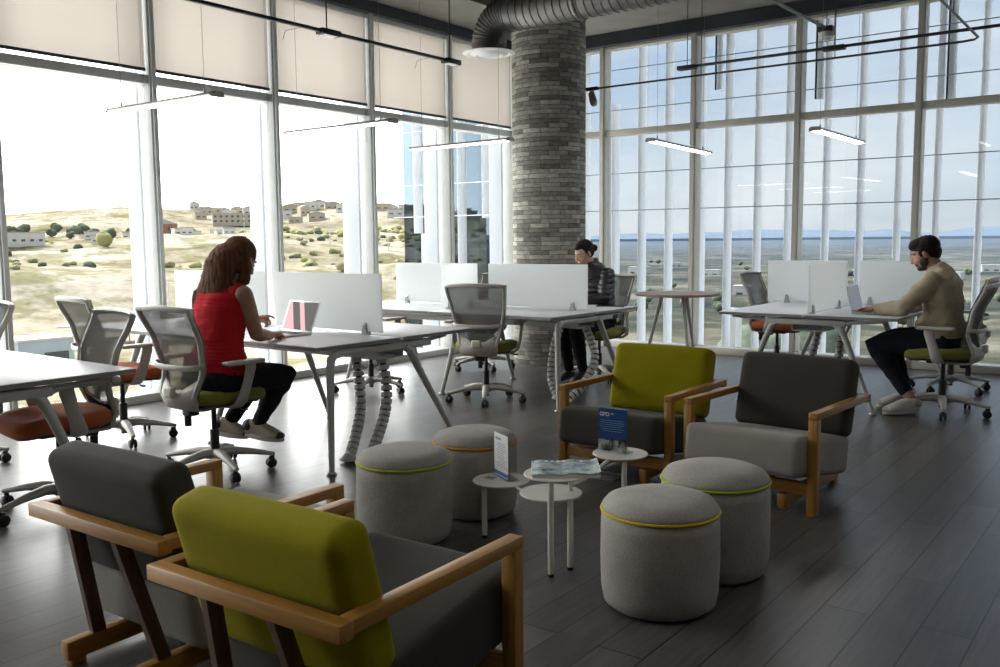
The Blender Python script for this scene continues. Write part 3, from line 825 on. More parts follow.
# ------------------------------------------------------------------ bench desks
def bench(label, loc, rotz, upright=True):
    t = thing('bench_desk', label, 'desk', loc, rotz)
    for sy in (-1, 1):
        for sx in (-1, 1):
            m = MB(); m.box((sx*.628, sy*.352, .7225), (1.252, .676, .025), bev=.003); m.build('tabletop', 'desktop', t)
            m = MB(); x0 = sx*1.2555
            m.box((x0, sy*.352, .7215), (.003, .670, .020)); m.box((sx*.628, sy*.6915, .7215), (1.246, .003, .020)); m.build('edge_shade', 'deskedge', t)  # thin strips coloured as the shade along the tabletop edges
    m = MB()
    for sy in (-1, 1): m.box((0, sy*.20, .672), (2.40, .05, .05), bev=.008)
    m.build('long_rail', 'deskleg', t)
    m = MB(); m.box((0, 0, .60), (2.3, .24, .012)); m.box((0, .12, .63), (2.3, .01, .06)); m.box((0, -.12, .63), (2.3, .01, .06)); m.build('cable_tray', 'deskleg', t)
    for x in (-1.20, 0, 1.20):
        m = MB(); m.box((x, 0, .675), (.055, .62, .045), bev=.008)
        for sy in (-1, 1):   # branch that reaches out under the top
            if upright and x > 1 and sy < 0: continue
            o_ = .13 if (upright and x > 1) else .25
            m.tube([(x, sy*o_, .655), (x, sy*(o_+.10), .682), (x, sy*(o_+.34), .699)], [(.026, .020), (.024, .014), (.018, .009)], 10, up=(0, 0, 1))
        m.build('cross_beam', 'deskleg', t)
        for sy in (-1, 1):
            m = MB()
            if upright and x > 1 and sy < 0:     # this end has one upright leg rounded into the corner
                m.tube([(x+.02, -.30, .682), (x+.03, -.46, .684), (x+.04, -.54, .678), (x+.045, -.575, .655), (x+.05, -.59, .60), (x+.085, -.63, .02)], [(.024, .022), (.025, .022), (.026, .024), (.026, .025), (.024, .024), (.017, .017)], 12)
                fx_, fy_ = x+.085, -.632
            elif upright and x > 1:
                m.tube([(x+.01, .07, .668), (x+.01, .115, .640), (x+.01, .16, .57), (x+.02, .53, .02)], [(.026, .024), (.028, .026), (.026, .024), (.017, .017)], 12); fx_, fy_ = x+.02, .533
            else:
                m.tube([(x, sy*.22, .668), (x, sy*.265, .640), (x, sy*.30, .57), (x, sy*.52, .02)], [(.026, .024), (.028, .026), (.026, .024), (.017, .017)], 12); fx_, fy_ = x, sy*.523
            m.build('leg', 'deskleg', t)
            m = MB(); m.lathe([(.030, 0), (.032, .004), (.028, .012), (.014, .017), (.012, .028)], 18, (fx_, fy_, 0)); m.build('foot', 'clamp', t)
    return t
bench('white bench desk with its corner at the left picture edge, rust orange chair under it', (-5.20, 1.64, 0), 0, False)
bench('white bench desk where the woman in the red top works on a laptop', (-5.105, 4.06, 0), 0)
bench('white bench desk in front of the stone column, black jacket woman at its far side', (-5.10, 6.40, 0), 0)
bench('white bench desk by the right windows where the bearded man types', (-2.325, 8.20, 0), PI/2, False)

def screen(label, x, y, length, rotz, h=.37, z0=.752, clamps=(-.36, .36), grp=None):
    t = thing('desk_screen', label, 'desk screen', (x, y, .735), rotz)
    m = MB(); m.box((0, 0, z0-.735+h/2), (length, .012, h), bev=.002); m.build('panel', 'frost', t, smooth=False)
    for c in clamps:
        m = MB()
        for sg in (-1, 1):
            m.loft([[V((c*length+a, sg*(.007), zz)) for a, zz in ((-.024, 0), (.024, 0), (.011, .075), (-.011, .075))], [V((c*length+a, sg*(.020), zz)) for a, zz in ((-.024, 0), (.024, 0), (.008, .062), (-.008, .062))]])
        m.box((c*length, 0, .008), (.046, .03, .016)); m.build('clamp', 'clamp', t)
    return t
screen('frosted white desk screen at the far left edge on the near desk', -4.60, 1.62, 1.05, 0)
screen('frosted white desk screen right behind the laptop with the pink reflection', -4.53, 4.06, 1.03, 0)
screen('frosted white desk screen left of the woman in red, behind her shoulder', -5.70, 4.06, 1.10, 0)
screen('frosted white desk screen hiding the lower face of the black jacket woman', -4.46, 6.40, 1.04, 0)
screen('frosted white desk screen left of the middle desk\'s dividing gap, nearest the windows', -5.62, 6.40, 1.00, 0)
screen('short frosted divider standing crosswise on the near half of the middle desk', -5.09, 6.12, .50, PI/2, clamps=(-.3, .3))
screen('frosted white screen nearest the camera on the right desk, left of the man\'s laptop', -2.285, 7.40, .95, PI/2, clamps=(-.40, .30))
screen('frosted white screen on the right desk standing crosswise behind the nearest one', -2.72, 8.20, .72, 0, clamps=(-.25, .3))
screen('wide frosted white screen on the right desk in front of the man\'s face', -1.93, 8.20, .66, 0, clamps=(-.36, .3))
screen('frosted white screen at the far end of the right desk, its top just showing', -2.285, 8.82, .98, PI/2, clamps=(-.3, .3))

def spine(label, pts):
    """Cable spine: a chain of ribbed links from desk to floor."""
    t = thing('cable_spine', label, 'cable spine', pts[-1])
    o0 = V(pts[-1]); P = [V(p)-o0 for p in pts]
    fine = []
    for i in range(len(P)-1):
        p0 = P[max(i-1, 0)]; p1 = P[i]; p2 = P[i+1]; p3 = P[min(i+2, len(P)-1)]
        for k in range(12):
            s = k/12
            fine.append(.5*((2*p1)+(p2-p0)*s+(2*p0-5*p1+4*p2-p3)*s*s+(3*p1-p0-3*p2+p3)*s**3))
    fine.append(P[-1])
    m = MB(); m.tube(fine, .020, 8); m.build('cable', 'black', t)
    ln = 0; acc = [0]
    for a, b in zip(fine, fine[1:]): ln += (b-a).length; acc.append(ln)
    n = int(ln/.044); m = MB()
    def at(s):
        for i in range(len(acc)-1):
            if acc[i+1] >= s:
                f = (s-acc[i])/max(1e-6, acc[i+1]-acc[i]); return fine[i].lerp(fine[i+1], f), (fine[i+1]-fine[i]).normalized()
        return fine[-1], (fine[-1]-fine[-2]).normalized()
    for k in range(n):
        p, tg = at(ln*(k+.5)/n)
        m.tube([p-tg*.0165, p-tg*.014, p+tg*.014, p+tg*.0165], [(.030, .024), (.036, .028), (.036, .028), (.030, .024)], 10, up=(.6, -.8, .05))
    m.build('link_chain', 'spine', t)
    m = MB(); m.lathe([(.055, 0), (.055, .008), (.03, .03), (.02, .045)], 18, (0, 0, 0)); m.build('floor_weight', 'spine', t)
spine('cable spine behind the near leg of the red top woman\'s desk, left of a pair', [(-4.24, 4.04, .585), (-4.19, 4.02, .40), (-4.13, 3.96, .24), (-4.03, 3.80, .08), (-3.97, 3.70, .012)])
spine('pale cable spine under the red top woman\'s desk, right of a pair', [(-4.07, 4.10, .585), (-4.02, 4.09, .42), (-3.97, 4.02, .25), (-3.87, 3.82, .08), (-3.80, 3.71, .012)])
spine('cable spine beside the near leg of the middle desk, left of a pair', [(-4.22, 6.40, .585), (-4.26, 6.36, .36), (-4.22, 6.28, .15), (-4.10, 6.20, .012)])
spine('cable spine curving past the black jacket woman\'s shin, right of a pair', [(-4.02, 6.50, .585), (-3.88, 6.42, .36), (-3.90, 6.28, .14), (-3.98, 6.13, .012)])
spine('cable spine under the man\'s desk nearer the left chair', [(-2.45, 7.75, .585), (-2.50, 7.74, .35), (-2.54, 7.72, .15), (-2.52, 7.62, .012)])
spine('cable spine under the man\'s desk nearer the camera right side', [(-2.28, 7.78, .585), (-2.29, 7.78, .35), (-2.30, 7.74, .15), (-2.26, 7.62, .012)])

# ------------------------------------------------------------------ lounge chairs
def lounge(label, loc, deg, backmat, seatmat, W=.355):
    t = thing('lounge_armchair', label, 'armchair', loc, R(deg))
    F, B, AH = .36, -.36, .50      # front, back, arm height
    th = .045
    for sg in (-1, 1):
        x = sg*(W-th/2)
        m = MB(); m.box((x, F-th/2, (AH-.034)/2), (th, th, AH-.034), bev=.0025); m.build('front_leg', 'oakz', t)
        m = MB(); m.box((x, (F+B+th)/2, AH-.017), (th, F-B-th, .034), bev=.0025); m.build('armrest', 'oak', t)
        xs = sg*.175
        m = MB(); m.box((xs, (F+B)/2-.01, .050), (.04, F-B-.02, .06), bev=.003); m.box((xs, B+.035, .011), (.039, .05, .022), bev=.002); m.box((xs, F-.06, .011), (.039, .05, .022), bev=.002); m.build('runner', 'oak', t)
        m = MB(); m.tube([(xs, -.245, .07), (sg*.118, -.338, .47)], (.017, .022), square=True, up=(0, 1, 0)); m.build('back_post', 'walnut', t)
    m = MB(); m.box((0, B+th/2, AH-.021), (2*W, th, .042), bev=.0025); m.build('back_rail', 'oakx', t)
    m = MB(); m.box((0, F-.03, .125), (2*W-2*th+.002, .035, .06), bev=.003); m.build('front_rail', 'oakx', t)
    m = MB(); m.cushion((0, .122, .243), (2*W-.098, .66, .20), .036, rot=Euler((R(9), 0, 0)), puff=(.003, .008, .006), n=24); m.build('seat_cushion', seatmat, t, ang=180)
    m = MB(); m.cushion((0, -.218, .487), (2*W-.085, .130, .405), .040, rot=Euler((R(15), 0, 0)), puff=(.003, .012, .006), n=22); m.build('back_cushion', backmat, t, ang=180)
    return t
lounge('armchair with mustard green back and dark taupe seat, facing the camera', (-2.46, 4.62, 0), 180, 'greenwool', 'greywool')
lounge('armchair with dark taupe back and paler grey seat, facing the camera', (-1.66, 4.60, 0), 176, 'greywool', 'greylight')
lounge('armchair with dark taupe back seen from behind at lower left', (-2.575, 1.695, 0), 2, 'greywool', 'greylight', .347)
lounge('armchair with mustard green back seen from behind, nearest the camera', (-1.76, 1.61, 0), 2.5, 'greenwool', 'greywool', .345)

# ------------------------------------------------------------------ poufs
def pouf(label, x, y, pip, r=.213, h=.352, rz=0):
    t = thing('pouf', label, 'pouf', (x, y, 0), rz)
    m = MB(); m.lathe([(r*.55, .0), (r*.84, .004), (r*.95, .022), (r*.992, .07), (r*1.008, .18), (r*1.0, h-.05), (r*.985, h)], 56); m.build('body', 'pouf', t, ang=180)
    m = MB(); m.lathe([(r*.985, h+.001), (r*.978, h+.018), (r*.90, h+.038), (r*.72, h+.052), (r*.40, h+.060), (r*.1, h+.063), (.002, h+.063)], 56); m.build('top_cushion', 'pouf', t, ang=180)
    m = MB(); m.tube([(r*.992*math.cos(2*PI*i/64), r*.992*math.sin(2*PI*i/64), h+.002) for i in range(65)], .0055, 8); m.build('piping', pip, t)
pouf('grey pouf with lime piping at the left of the coffee tables', -2.725, 2.875, 'pipelime')
pouf('grey pouf with orange piping behind the leaflet table', -2.715, 3.365, 'pipeorange', r=.206, rz=1)
pouf('front grey pouf with yellow piping, nearest the camera', -1.462, 2.875, 'pipeyellow', rz=2)
pouf('grey pouf with lime piping in front of the taupe armchair', -1.440, 3.305, 'pipelime', h=.372, rz=3)

# ------------------------------------------------------------------ stepped disc table and what lies on it
t = thing('tiered_side_table', 'cream metal table of four stepped round discs between the poufs', 'side table', (-2.05, 3.1, 0))
TB = V((-2.05, 3.1, 0))
DISC = [((-2.405, 3.168), .250, (-2.43, 3.075)), ((-1.975, 2.965), .388, (-1.925, 2.855)), ((-2.025, 3.005), .292, (-1.905, 2.965)), ((-2.055, 3.63), .330, (-1.985, 3.545))]
for (c, z, lg) in DISC:
    m = MB(); m.disc((c[0]-TB.x, c[1]-TB.y, 0), .129, z-.007, z, 48, .002); m.build('tabletop', 'tablewhite', t)
    m = MB(); lp = (lg[0]-TB.x, lg[1]-TB.y); m.tube([(*lp, .012), (*lp, z-.006)], .0125, 14); o = m.build('leg', 'tablewhite', t)
    m = MB(); m.lathe([(.011, 0), (.0125, .004), (.0125, .014)], 14, (*lp, 0)); m.build('foot_cap', 'black', o)
m = MB()
m.tube([(-2.31-TB.x, 3.13-TB.y, .240), (-2.14-TB.x, 3.06-TB.y, .240), (-2.10-TB.x, 3.05-TB.y, .284)], .008, 8)
m.tube([(-1.97-TB.x, 3.07-TB.y, .284), (-1.97-TB.x, 3.06-TB.y, .380)], .010, 8)
m.tube([(-2.02-TB.x, 3.09-TB.y, .283), (-2.04-TB.x, 3.3-TB.y, .283), (-2.05-TB.x, 3.53-TB.y, .322)], .008, 8)
m.build('connector', 'tablewhite', t)
def text_obj(name, txt, size, mat, parent, mt, bold=0.0):
    cu = bpy.data.curves.new(name, 'FONT'); cu.body = txt; cu.size = size; cu.extrude = .0002; cu.offset = bold; cu.align_x = 'LEFT'
    tmp = bpy.data.objects.new('tmp', cu); C.objects.link(tmp)
    me = bpy.data.meshes.new_from_object(tmp); bpy.data.objects.remove(tmp); bpy.data.curves.remove(cu)
    me.transform(mt); me.materials.clear(); me.materials.append(M[mat]); me.name = name
    o = bpy.data.objects.new(name, me); C.objects.link(o); o.parent = parent; return o
UP = Matrix.Rotation(PI/2, 4, 'X')      # lays text upright facing local -Y
def leaf_mat(name, kind):
    """Printed card: colours by height on the sheet (object Z)."""
    m, nt, out = _nt(name); L = nt.links.new
    b = nt.nodes.new('ShaderNodeBsdfPrincipled'); b.inputs['Roughness'].default_value = .25
    tc = nt.nodes.new('ShaderNodeTexCoord'); sp = nt.nodes.new('ShaderNodeSeparateXYZ'); L(tc.outputs['Object'], sp.inputs[0])
    nz = N(nt, 'ShaderNodeTexNoise'); nz.inputs['Scale'].default_value = 38; nz.inputs['Detail'].default_value = 5
    mp = nt.nodes.new('ShaderNodeMapping'); mp.inputs['Scale'].default_value = (1, 1, .55) if kind == 'blue' else (1, 1, 1)
    L(tc.outputs['Object'], mp.inputs[0]); L(mp.outputs[0], nz.inputs['Vector'])
    if kind == 'blue':
        r1 = ramp(nt, [(.0, (.022, .065, .20)), (1.0, (.03, .10, .30))]); L(sp.outputs[2], r1.inputs[0])
        r2 = ramp(nt, [(.36, (.015, .018, .02)), (.46, (.10, .10, .09)), (.54, (.32, .31, .29)), (.66, (.55, .54, .50))]); L(nz.outputs['Fac'], r2.inputs[0])
        ad = N(nt, 'ShaderNodeMath', operation='MULTIPLY_ADD'); ad.inputs[1].default_value = .04; L(nz.outputs['Fac'], ad.inputs[0]); L(sp.outputs[2], ad.inputs[2])
        gt = N(nt, 'ShaderNodeMath', operation='GREATER_THAN'); gt.inputs[1].default_value = .082; L(ad.outputs[0], gt.inputs[0])
        mx = nt.nodes.new('ShaderNodeMixRGB'); L(gt.outputs[0], mx.inputs[0]); L(r2.outputs[0], mx.inputs[1]); L(r1.outputs[0], mx.inputs[2])
        L(mx.outputs[0], b.inputs['Base Color'])
    else:
        nz.inputs['Scale'].default_value = 16; nz.inputs['Distortion'].default_value = 1.2
        r2 = ramp(nt, [(.30, (.05, .06, .05)), (.42, (.14, .24, .27)), (.52, (.34, .44, .46)), (.62, (.50, .52, .47)), (.74, (.72, .72, .68))]); L(nz.outputs['Fac'], r2.inputs[0])
        L(r2.outputs[0], b.inputs['Base Color'])
    L(b.outputs[0], out.inputs[0]); return m
M['bluecard'] = leaf_mat('blue_city_leaflet', 'blue'); M['cover'] = leaf_mat('teal_magazine_cover', 'cover')
# blue leaflet in a clear stand
t = thing('leaflet_stand', 'clear stand with a blue leaflet headed GPD on the disc table before the green armchair', 'leaflet stand', (-2.085, 3.615, .330), R(3))
m = MB(); m.box((0, 0, .107), (.156, .010, .206), bev=.001); m.box((0, .02, .003), (.156, .07, .005)); m.build('acrylic_sleeve', 'acrylic', t, smooth=False)
m = MB(); m.box((0, -.0055, .107), (.148, .0006, .200)); o = m.build('leaflet', 'bluecard', t, smooth=False)
text_obj('heading', 'GPD', .026, 'paper', o, Matrix.Translation((-.068, -.0062, .172)) @ UP, .0003)
text_obj('heading_suffix', 'up', .013, 'paper', o, Matrix.Translation((-.008, -.0062, .182)) @ UP, .0002)
M['palepr'] = pbr('pale_blue_print', (.16, .27, .50), .5, var=.05, scale=30)
m = MB()
rq = random.Random(5)
for k, z in enumerate((.152, .142, .132, .122, .112, .102)):
    m.box((-.005+rq.uniform(-.006, .006), -.0062, z), (.118+rq.uniform(-.02, .01), .0004, .0022))
m.build('text_lines', 'palepr', o, smooth=False)
# white leaflet in a clear stand
t = thing('leaflet_stand', 'upright white leaflet with a blue foot stripe on the low left disc', 'leaflet stand', (-2.412, 3.185, .250), R(152))
m = MB(); m.box((0, 0, .104), (.152, .008, .200), bev=.001); m.box((0, -.022, .003), (.15, .06, .005)); m.build('acrylic_sleeve', 'acrylic', t, smooth=False)
m = MB(); m.box((0, .0046, .106), (.146, .0008, .194)); o = m.build('leaflet', 'paper', t, smooth=False)
m = MB(); m.box((0, .0052, .022), (.146, .0005, .018)); m.build('foot_stripe', 'bluestripe', o, smooth=False)
m = MB(); m.box((.03, .0052, .180), (.06, .0004, .010))
for k in range(11):
    m.box((rq.uniform(-.012, .012), .0052, .160-.0105*k), (.10+rq.uniform(-.03, .01), .0004, .0024))
m.build('text_lines', 'ink', o, smooth=False)
m = MB(); m.box((.02, .05, .004), (.05, .035, .004), rot=Euler((0, 0, .5))); m.build('card_foot', 'acrylic', t, smooth=False)
# magazines on the tall disc
t = thing('magazine', 'curled magazine with a teal photographic cover on the tallest disc', 'magazine', (-1.965, 3.02, .388), R(35.5))
def sheetstack(z0, z1, w, d, curl):
    m = MB(); rings = []
    for i in range(15):
        x = -w/2+w*i/14; k = curl*max(0, (i-9)/5)**2+.004*math.sin(i*.9)-.006*max(0, (4-i)/4)
        rings.append([V((x, -d/2, z0+k*.6+max(0, .006))), V((x, d/2, z0+k*.6+.006)), V((x, d/2, z1+k+.006)), V((x, -d/2, z1+k+.006))])
    m.loft(rings); return m
sheetstack(-.006, .008, .27, .225, .0).build('page_block', 'paper', t, ang=30)
sheetstack(.0085, .0095, .275, .23, .010).build('cover', 'cover', t, ang=30)
text_obj('cover_title', 'GACETA', .036, 'paper', t, Matrix.Translation((-.10, .072, .0185)), .0008) if False else None
m = MB()
for k in range(7): m.box((-.075+.024*k, .085, .0176), (.013, .020, .0005))
m.build('title_letters', 'paper', t, smooth=False)
t = thing('floor_outlet', 'silver floor outlet box beneath the green backed armchair', 'floor outlet', (-2.52, 4.30, 0), R(4))
m = MB(); m.box((0, 0, .004), (.15, .15, .008), bev=.002); m.build('cover_plate', 'silver', t)
m = MB(); m.box((0, 0, .010), (.10, .06, .004)); m.build('lid', 'clamp', t)

# ------------------------------------------------------------------ round table, laptops
t = thing('round_table', 'round wooden top table on splayed pale legs beside the right windows', 'table', (-4.19, 8.58, 0), .2)
m = MB(); m.disc((0, 0, 0), .435, .745, .770, 64, .004); m.build('tabletop', 'cafetop', t)
m = MB(); m.lathe([(.20, .728), (.20, .745)], 32); m.build('mount_plate', 'deskleg', t)
for a in (203, 318, 80):
    a = R(a-11); m = MB(); m.tube([(.16*math.cos(a), .16*math.sin(a), .732), (.34*math.cos(a), .34*math.sin(a), 0.0)], [.022, .015], 12); m.build('leg', 'deskleg', t)

def laptop(label, loc, deg, open_deg, w, d, lidmat, scr):
    t = thing('laptop', label, 'laptop', loc, R(deg))
    m = MB(); m.box((0, 0, .008), (w, d, .014), bev=.004); m.build('base', 'silver', t)
    m = MB()
    for r_ in range(5):
        for c_ in range(12): m.box(((c_-5.5)*w/14, .012+(r_-1)*d/9.5, .0155), (w/17, d/13, .0015))
    m.build('keyboard', 'black', t, smooth=False)
    m = MB(); m.box((0, -d*.30, .0152), (w*.36, d*.26, .0006)); m.build('trackpad', 'clamp', t, smooth=False)
    mt = Matrix.Translation((0, d/2-.004, .013)) @ Matrix.Rotation(R(90-open_deg), 4, 'X')
    m = MB(); m.box((0, 0, d*.49), (w, .006, d*.98), bev=.002); o = m.build('lid', lidmat, t, mt=mt)
    m = MB(); m.box((0, -.0034, d*.50), (w*.95, .0008, d*.88)); m.build('display', scr, o, mt=mt, smooth=False)
    return t
def refl_screen(name, a, b_):
    """Display with pink and dark reflections painted into its emission as slanted bands."""
    m, nt, out = _nt(name); L = nt.links.new
    b = nt.nodes.new('ShaderNodeBsdfPrincipled'); b.inputs['Roughness'].default_value = .25; b.inputs['Base Color'].default_value = (.02, .02, .02, 1); b.inputs['Specular IOR Level'].default_value = .08
    tc = nt.nodes.new('ShaderNodeTexCoord'); mp = nt.nodes.new('ShaderNodeMapping'); mp.inputs['Rotation'].default_value = (0, R(28), 0)
    L(tc.outputs['Object'], mp.inputs[0]); sp = nt.nodes.new('ShaderNodeSeparateXYZ'); L(mp.outputs[0], sp.inputs[0])
    mr = N(nt, 'ShaderNodeMapRange'); mr.inputs['From Min'].default_value = -.25; mr.inputs['From Max'].default_value = .25; L(sp.outputs[0], mr.inputs['Value'])
    r = ramp(nt, [(0, a), (.47, a), (.475, b_), (.60, b_), (.605, a), (.68, a), (.685, b_), (1, b_)]); r.color_ramp.interpolation = 'CONSTANT'
    L(mr.outputs[0], r.inputs[0]); L(r.outputs[0], b.inputs['Emission Color']); b.inputs['Emission Strength'].default_value = .62
    L(b.outputs[0], out.inputs[0]); return m
M['pinkscreen'] = refl_screen('pink_reflection_display', (.72, .40, .42), (.045, .036, .03))
M['pageview'] = glow('pale_page_display', (.30, .33, .38), .35)
laptop('silver laptop with a pink display in front of the woman in red', (-4.565, 3.72, .735), -3, 112, .31, .215, 'silver', 'pinkscreen')
laptop('grey laptop the bearded man is typing on', (-1.93, 7.35, .735), 90, 103, .31, .215, 'silver', 'pageview')
t = thing('tablet', 'dark thin tablet lying beside the black jacket woman', 'tablet', (-4.06, 7.00, .735), R(20))
m = MB(); m.box((0, 0, .0045), (.25, .17, .009), bev=.003); m.build('body', 'black', t)
m = MB(); m.box((0, 0, .0093), (.235, .155, .0008)); m.build('display', 'screen', t, smooth=False)

# ------------------------------------------------------------------ overhead
def linear_lamp(label, a, b_, ztop):
    a, b_ = V(a), V(b_); c = (a+b_)/2; d = b_-a; ln = d.length; rz = math.atan2(d.y, d.x)
    t = thing('pendant_lamp', label, 'pendant lamp', c, rz)
    m = MB()
    ring = lambda x: [V((x, -.040, .0)), V((x, .040, .0)), V((x, .046, .008)), V((x, .030, .020)), V((x, -.030, .020)), V((x, -.046, .008))]
    m.loft([ring(-ln/2), ring(ln/2)]); m.build('housing', 'lampshell', t, smooth=False)
    m = MB()
    m.loft([[V((x, .036*math.cos(PI+PI*k/8), .0+.010*math.sin(PI+PI*k/8))) for k in range(9)] for x in (-ln/2+.03, ln/2-.03)]); m.build('diffuser', 'lamp', t)
    for sg in (-1, 1):
        m = MB(); m.loft([[V((sg*(ln/2+x), y_*(1-x*9), z_)) for y_, z_ in ((-.044, -.008), (.044, -.008), (.046, .008), (.03, .022), (-.03, .022), (-.046, .008))] for x in (0, .03)]); m.build('end_cap', 'lampshell', t, smooth=False)
        m = MB(); m.tube([(sg*ln*.40, 0, .02), (sg*ln*.40, 0, .05)], .006, 8); m.tube([(sg*ln*.40, 0, .03), (sg*ln*.40, 0, ztop-c.z)], .0014, 5); m.build('suspension_wire', 'wire', t)
    return t
for i, (x, y) in enumerate(((-3.0, 1.2), (-1.2, 1.2), (-.2, 3.2), (.9, 1.4), (.9, 4.4), (1.6, 6.6))):
    linear_lamp(['slim pendant lamp over the lounge corner behind the taupe armchair', 'slim pendant lamp straight above the nearest green armchair', 'slim pendant lamp over the open floor right of the poufs', 'slim pendant lamp behind the camera on the right', 'slim pendant lamp over the open floor at right', 'slim pendant lamp right of the seated man, outside the picture'][i], (x, y-.52, 3.0), (x, y+.52, 3.0), ZC)
linear_lamp('slim pendant lamp hanging at upper left, left one of three in line', (-5.435, 3.14, 2.15), (-4.40, 3.17, 2.15), ZC)
linear_lamp('slim pendant lamp above the red top woman\'s laptop, middle of three in line', (-5.514, 4.61, 2.15), (-4.43, 4.62, 2.15), ZC)
linear_lamp('slim pendant lamp beside the stone column, nearest it of three in line', (-5.613, 6.12, 2.15), (-4.50, 6.08, 2.15), ZC)
linear_lamp('slim pendant lamp right of the stone column, above the round table', (-3.42, 6.50, 2.10), (-3.52, 7.80, 2.10), ZC)
linear_lamp('slim pendant lamp above the frosted screens of the man\'s desk', (-2.177, 6.65, 2.10), (-2.182, 7.80, 2.10), ZC)

t = thing('track_rail', 'black ceiling track along the left windows with two feed boxes', 'track rail', (-5.57, 4, 3.0))
m = MB(); m.box((0, 0, 0), (.030, 5.3, .026), bev=.003); m.build('rail', 'blackmetal', t)
for y in (1.10, 2.62):
    m = MB(); m.box((0, y, -.005), (.085, .20, .045), bev=.004); o = m.build('feed_box', 'blackmetal', t)
    m = MB(); m.box((0, y, -.029), (.07, .13, .004)); m.build('label_plate', 'white', o)
    m = MB(); m.tube([(0, y-.02, .02), (0, y-.02, ZC-3.0)], .006, 8); m.build('hanger_rod', 'blackmetal', t)
    m = MB(); m.tube([(.0, y-.08, -.02), (-.05, y-.22, .01), (-.12, y-.34, -.03), (-.13, y-.36, -.10)], .0025, 6); m.build('feed_wire', 'wire', t)
for y in (-2.0, -.4):
    m = MB(); m.tube([(0, y, .01), (0, y, ZC-3.0)], .006, 8); m.build('hanger_rod', 'blackmetal', t)
t = thing('track_rail', 'upper black track along the right windows with two feed boxes', 'track rail', (-2.0, 8.31, 3.0))
m = MB(); m.box((.55, 0, 0), (5.1, .026, .024), bev=.003); m.build('rail', 'blackmetal', t)
for x in (-1.98, -.57):
    m = MB(); m.box((x, 0, -.006), (.19, .075, .040), bev=.004); m.build('feed_box', 'blackmetal', t)
    m = MB(); m.tube([(x, 0, .015), (x, 0, ZC-3.0)], .004, 6); m.build('hanger_rod', 'blackmetal', t)
for x in (1.2, 2.6):
    m = MB(); m.tube([(x, 0, .01), (x, 0, ZC-3.0)], .005, 6); m.build('hanger_rod', 'blackmetal', t)
t = thing('conduit', 'lower black conduit along the right windows, bending back towards the room', 'conduit', (-5.02, 8.50, 2.945))
bend = [(3.45, 0, 0), (3.54, -.03, 0), (3.58, -.12, 0)]
m = MB(); m.tube([(-.16, .02, 0)]+bend+[(3.60, -3.2, 0)], .010, 10); m.build('pipe', 'blackmetal', t)
for x, y in ((1.1, 0), (2.4, 0), (3.60, -1.2), (3.60, -2.8)):
    m = MB(); m.tube([(x, y, 0), (x, y, ZC-2.945)], .004, 6); m.build('hanger_rod', 'blackmetal', t)
t = thing('spot_lamp', 'small track spotlight at the end of the conduit beside the column', 'spotlight', (-5.20, 8.44, 2.945))
m = MB(); m.box((0.02, .06, -.002), (.15, .05, .035), bev=.006); m.build('mount', 'blackmetal', t)
m = MB(); m.tube([(.02, .06, -.02), (.02, .06, -.07)], .022, 12); m.build('neck', 'ivory', t)
m = MB(); m.tube([(.015, .06, -.06), (.05, .045, -.15)], [.036, .042], 16, dome=True); m.build('head', 'lampshell', t)
m = MB(); m.tube([(.048, .046, -.148), (.062, .040, -.178)], [.040, .030], 16); m.build('lens', 'black', t)
t = thing('ceiling_sensor', 'round white sensor on a steel pipe arm above the right desk', 'ceiling sensor', (-2.46, 7.72, 3.0))
m = MB(); m.tube([(0, 0, .05), (-.02, -.5, .05), (-.08, -2.4, .06)], .013, 12); m.build('pipe_arm', 'galv', t)
m = MB(); m.box((0, .03, .040), (.12, .10, .045), bev=.008); m.build('mount_box', 'blackmetal', t)
m = MB(); m.lathe([(.02, -.050), (.035, -.047), (.040, -.034), (.062, -.024), (.064, -.012), (.052, .018)], 24, (0, .03, 0)); m.build('dome', 'white', t)
for y in (.02, -1.9):
    m = MB(); m.tube([(0+y*.02, y, .05), (y*.02, y, ZC-3.0)], .004, 6); m.build('hanger_rod', 'blackmetal', t)

# spiral duct with its diffuser
t = thing('air_duct', 'large spiral steel air duct with a round diffuser in front of the column', 'air duct', (-4.97, 6.50, 3.18))
m = MB()
pts = [(-.06, 0, -.10), (-.055, 0, -.02), (-.01, 0, .09), (.10, 0, .165), (.26, 0, .18)]
ring = []; n = 28
def ductring(c, tg, r):
    tg = V(tg).normalized(); sd = V((0, 1, 0)); u = tg.cross(sd).normalized()
    return [V(c)+sd*r*math.cos(2*PI*k/n)+u*r*math.sin(2*PI*k/n) for k in range(n)]
rings = []
arc = []
for i in range(13):
    a = PI/2*i/12; arc.append(((.24-.24*math.cos(a))-.06, 0, -.13+.24*math.sin(a), math.sin(a), math.cos(a)))
prev = None
path = [(-.06, 0, -.185, 0, 1)]+[(x, y, z, tx, tz) for x, y, z, tx, tz in arc]
for i in range(1, 110): path.append((.18+.075*i, 0, .11, 1, 0))
for i, (x, y, z, tx, tz) in enumerate(path):
    for dx, r in ((-.010, .150), (-.004, .156), (.004, .156), (.010, .150)):
        rings.append(ductring((x+tx*dx, y, z+tz*dx), (tx, 0, tz), r))
m.loft(rings); m.build('spiral_pipe', 'galv', t, ang=25)
m = MB(); m.lathe([(.15, -.172), (.17, -.182), (.225, -.188), (.235, -.195), (.20, -.207), (.17, -.200), (.165, -.205), (.12, -.222), (.10, -.214), (.09, -.216), (.04, -.228), (.002, -.228)], 48, (-.06, 0, 0)); m.build('diffuser', 'white', t, ang=30)
